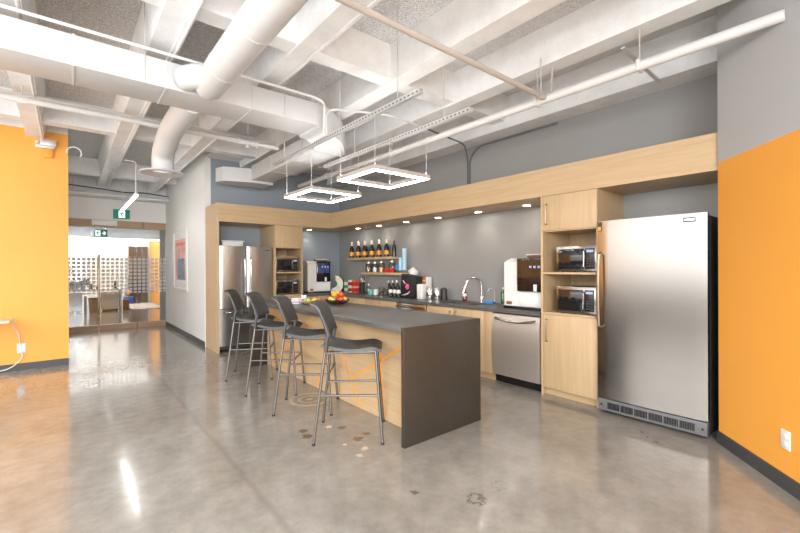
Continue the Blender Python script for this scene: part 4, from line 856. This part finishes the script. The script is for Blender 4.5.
def pedestal(x0, x1, lb):
    r = empty('office_cabinet', ((x0+x1)/2, 16.6, 0), lb, 'cabinet', 'white office cabinets behind the glass')
    B(x0, x1, 16.45, 16.95, .06, .62, .004).build('body', 'office_white', r); B(x0+.02, x1-.02, 16.5, 16.9, .001, .06).build('plinth', 'dark_brown', r)
    B(x0+.01, x1-.01, 16.435, 16.45, .09, .33).build('drawer', 'white_plastic', r); B(x0+.01, x1-.01, 16.435, 16.45, .345, .60).build('drawer', 'white_plastic', r)
pedestal(-.35, .40, 'white office cabinet left of the brown bin behind the glass'); pedestal(.90, 1.36, 'white office cabinet right of the brown bin behind the glass')
r = empty('office_desk', (.4, 16.7, 0), 'long white desk with clutter in the office behind the glass', 'desk')
B(-.5, 1.45, 16.3, 17.1, .70, .735, .004).build('desktop', 'white_plastic', r); B(1.40, 1.44, 16.35, 17.05, .001, .70).build('leg', 'white_plastic', r); B(-.49, -.45, 16.35, 17.05, .001, .70).build('leg', 'white_plastic', r)
for i, (x, w, h, mt, nm, lb) in enumerate(((.02, .13, .10, 'matt_black', 'desk_phone', 'black phone at the left of the office desk'), (.22, .16, .22, 'matt_black', 'desk_organizer', 'black organizer on the left of the office desk'), (.42, .12, .30, 'dark_brown', 'document_box', 'brown document box standing on the office desk'), (.62, .10, .18, 'bin_brown', 'pen_holder', 'dim brown holder on the middle of the office desk'), (.80, .08, .12, 'matt_black', 'stapler_box', 'small black box right of the office desk centre'), (1.28, .09, .26, 'appliance_dark', 'desk_speaker', 'dark upright speaker at the right end of the office desk'))):
    r = empty(nm, (x, 16.5, .7355), lb, 'desk item'); B(x-w/2, x+w/2, 16.45, 16.6, .7355, .7355+h, .006).build('body', mt, r); B(x-w/2+.01, x+w/2-.01, 16.446, 16.45, .745, .735+h*.6).build('front', 'appliance_dark', r)
for i, x in enumerate((.12, .45)):
    r = empty('monitor', (x, 16.8, .7355), ['black monitor at the left of the office desk behind the glass', 'black monitor nearer the pull handle on the office desk'][i], 'monitor', 'monitors on the office desk')
    B(x-.14, x+.14, 16.78, 16.81, .87, 1.06, .004).build('screen', 'black', r); B(x-.02, x+.02, 16.80, 16.83, .745, .95).build('stand', 'matt_black', r); B(x-.08, x+.08, 16.74, 16.88, .7355, .745).build('base', 'matt_black', r)
r = empty('waste_bin', (.70, 16.35, 0), 'round brown waste bin in the office behind the glass', 'bin'); MB().lathe([(0, .001), (.13, .001), (.165, .46), (.175, .47), (.155, .46), (.12, .01), (0, .01)], (.70, 16.2, 0), 22).build('body', 'bin_brown', r)
solo(B(.45, .52, 16.6, 16.9, .001, .5, .006), 'computer_tower', 'dark_brown', 'dark brown computer tower between the bin and left cabinet', 'computer', (.48, 16.7, 0))
solo(B(1.72, 2.70, 16.4, 19.0, .001, .02, .004), 'rug', 'rug', 'pale patterned rug on the office floor behind the glass', 'rug', (2.1, 17.6, 0))
r = empty('storage_crate', (1.92, 19.2, 0), 'blue storage crate on the floor near the dark doorway', 'crate'); B(1.76, 2.06, 19.1, 19.5, .001, .26, .01).build('body', 'deep_blue', r); B(1.75, 2.07, 19.09, 19.51, .261, .29, .005).build('rim', 'blue', r)
solo(MB().ball((1.88, 19.28, .40), .10, (1, 1, .9), 12).ball((1.95, 19.32, .48), .08, (1, 1, 1), 10), 'plush_toy', 'snack', 'brown plush shape lying in the blue crate', 'toy', (1.9, 19.3, .30))
for i, z in enumerate((.001, .181)): solo(B(1.50, 1.68, 16.62, 16.84, z, z+.175, .02), 'shoe_box', 'brown', ['lower brown carton beside the right office cabinet', 'upper brown carton stacked beside the right office cabinet'][i], 'carton', (1.59, 16.7, z), 'brown cartons in the office')
r = empty('potted_plant', (.10, 15.6, 1.2), 'small green plant on a ledge at the left behind the glass', 'plant')
m = MB()
for i in range(26):
    a = i*2.4; e = .3+.5*((i*7) % 10)/10; p0 = Vector((.10, 15.6, 1.40)); dv = Vector((math.cos(a)*math.cos(e), math.sin(a)*math.cos(e), math.sin(e)))
    s_ = dv.cross(Vector((0, 0, 1))).normalized()*.022; m.tube([p0, p0+dv*.10, p0+dv*.17+Vector((0, 0, -.02))], [.004, .022, .004], seg=5)
m.build('foliage', 'leaf', r); MB().lathe([(0, .0), (.06, 0), (.08, .13), (.07, .13), (0, .11)], (.10, 15.6, 1.262), 16).build('pot', 'brown', r)
solo(B(-.3, .25, 15.45, 15.75, 1.235, 1.26, .003).box(-.28, -.24, 15.5, 15.7, .001, 1.235).box(.18, .22, 15.5, 15.7, .001, 1.235), 'plant_stand', 'white_plastic', 'white stand carrying the small plant behind the glass', 'stand', (0, 15.6, 0))
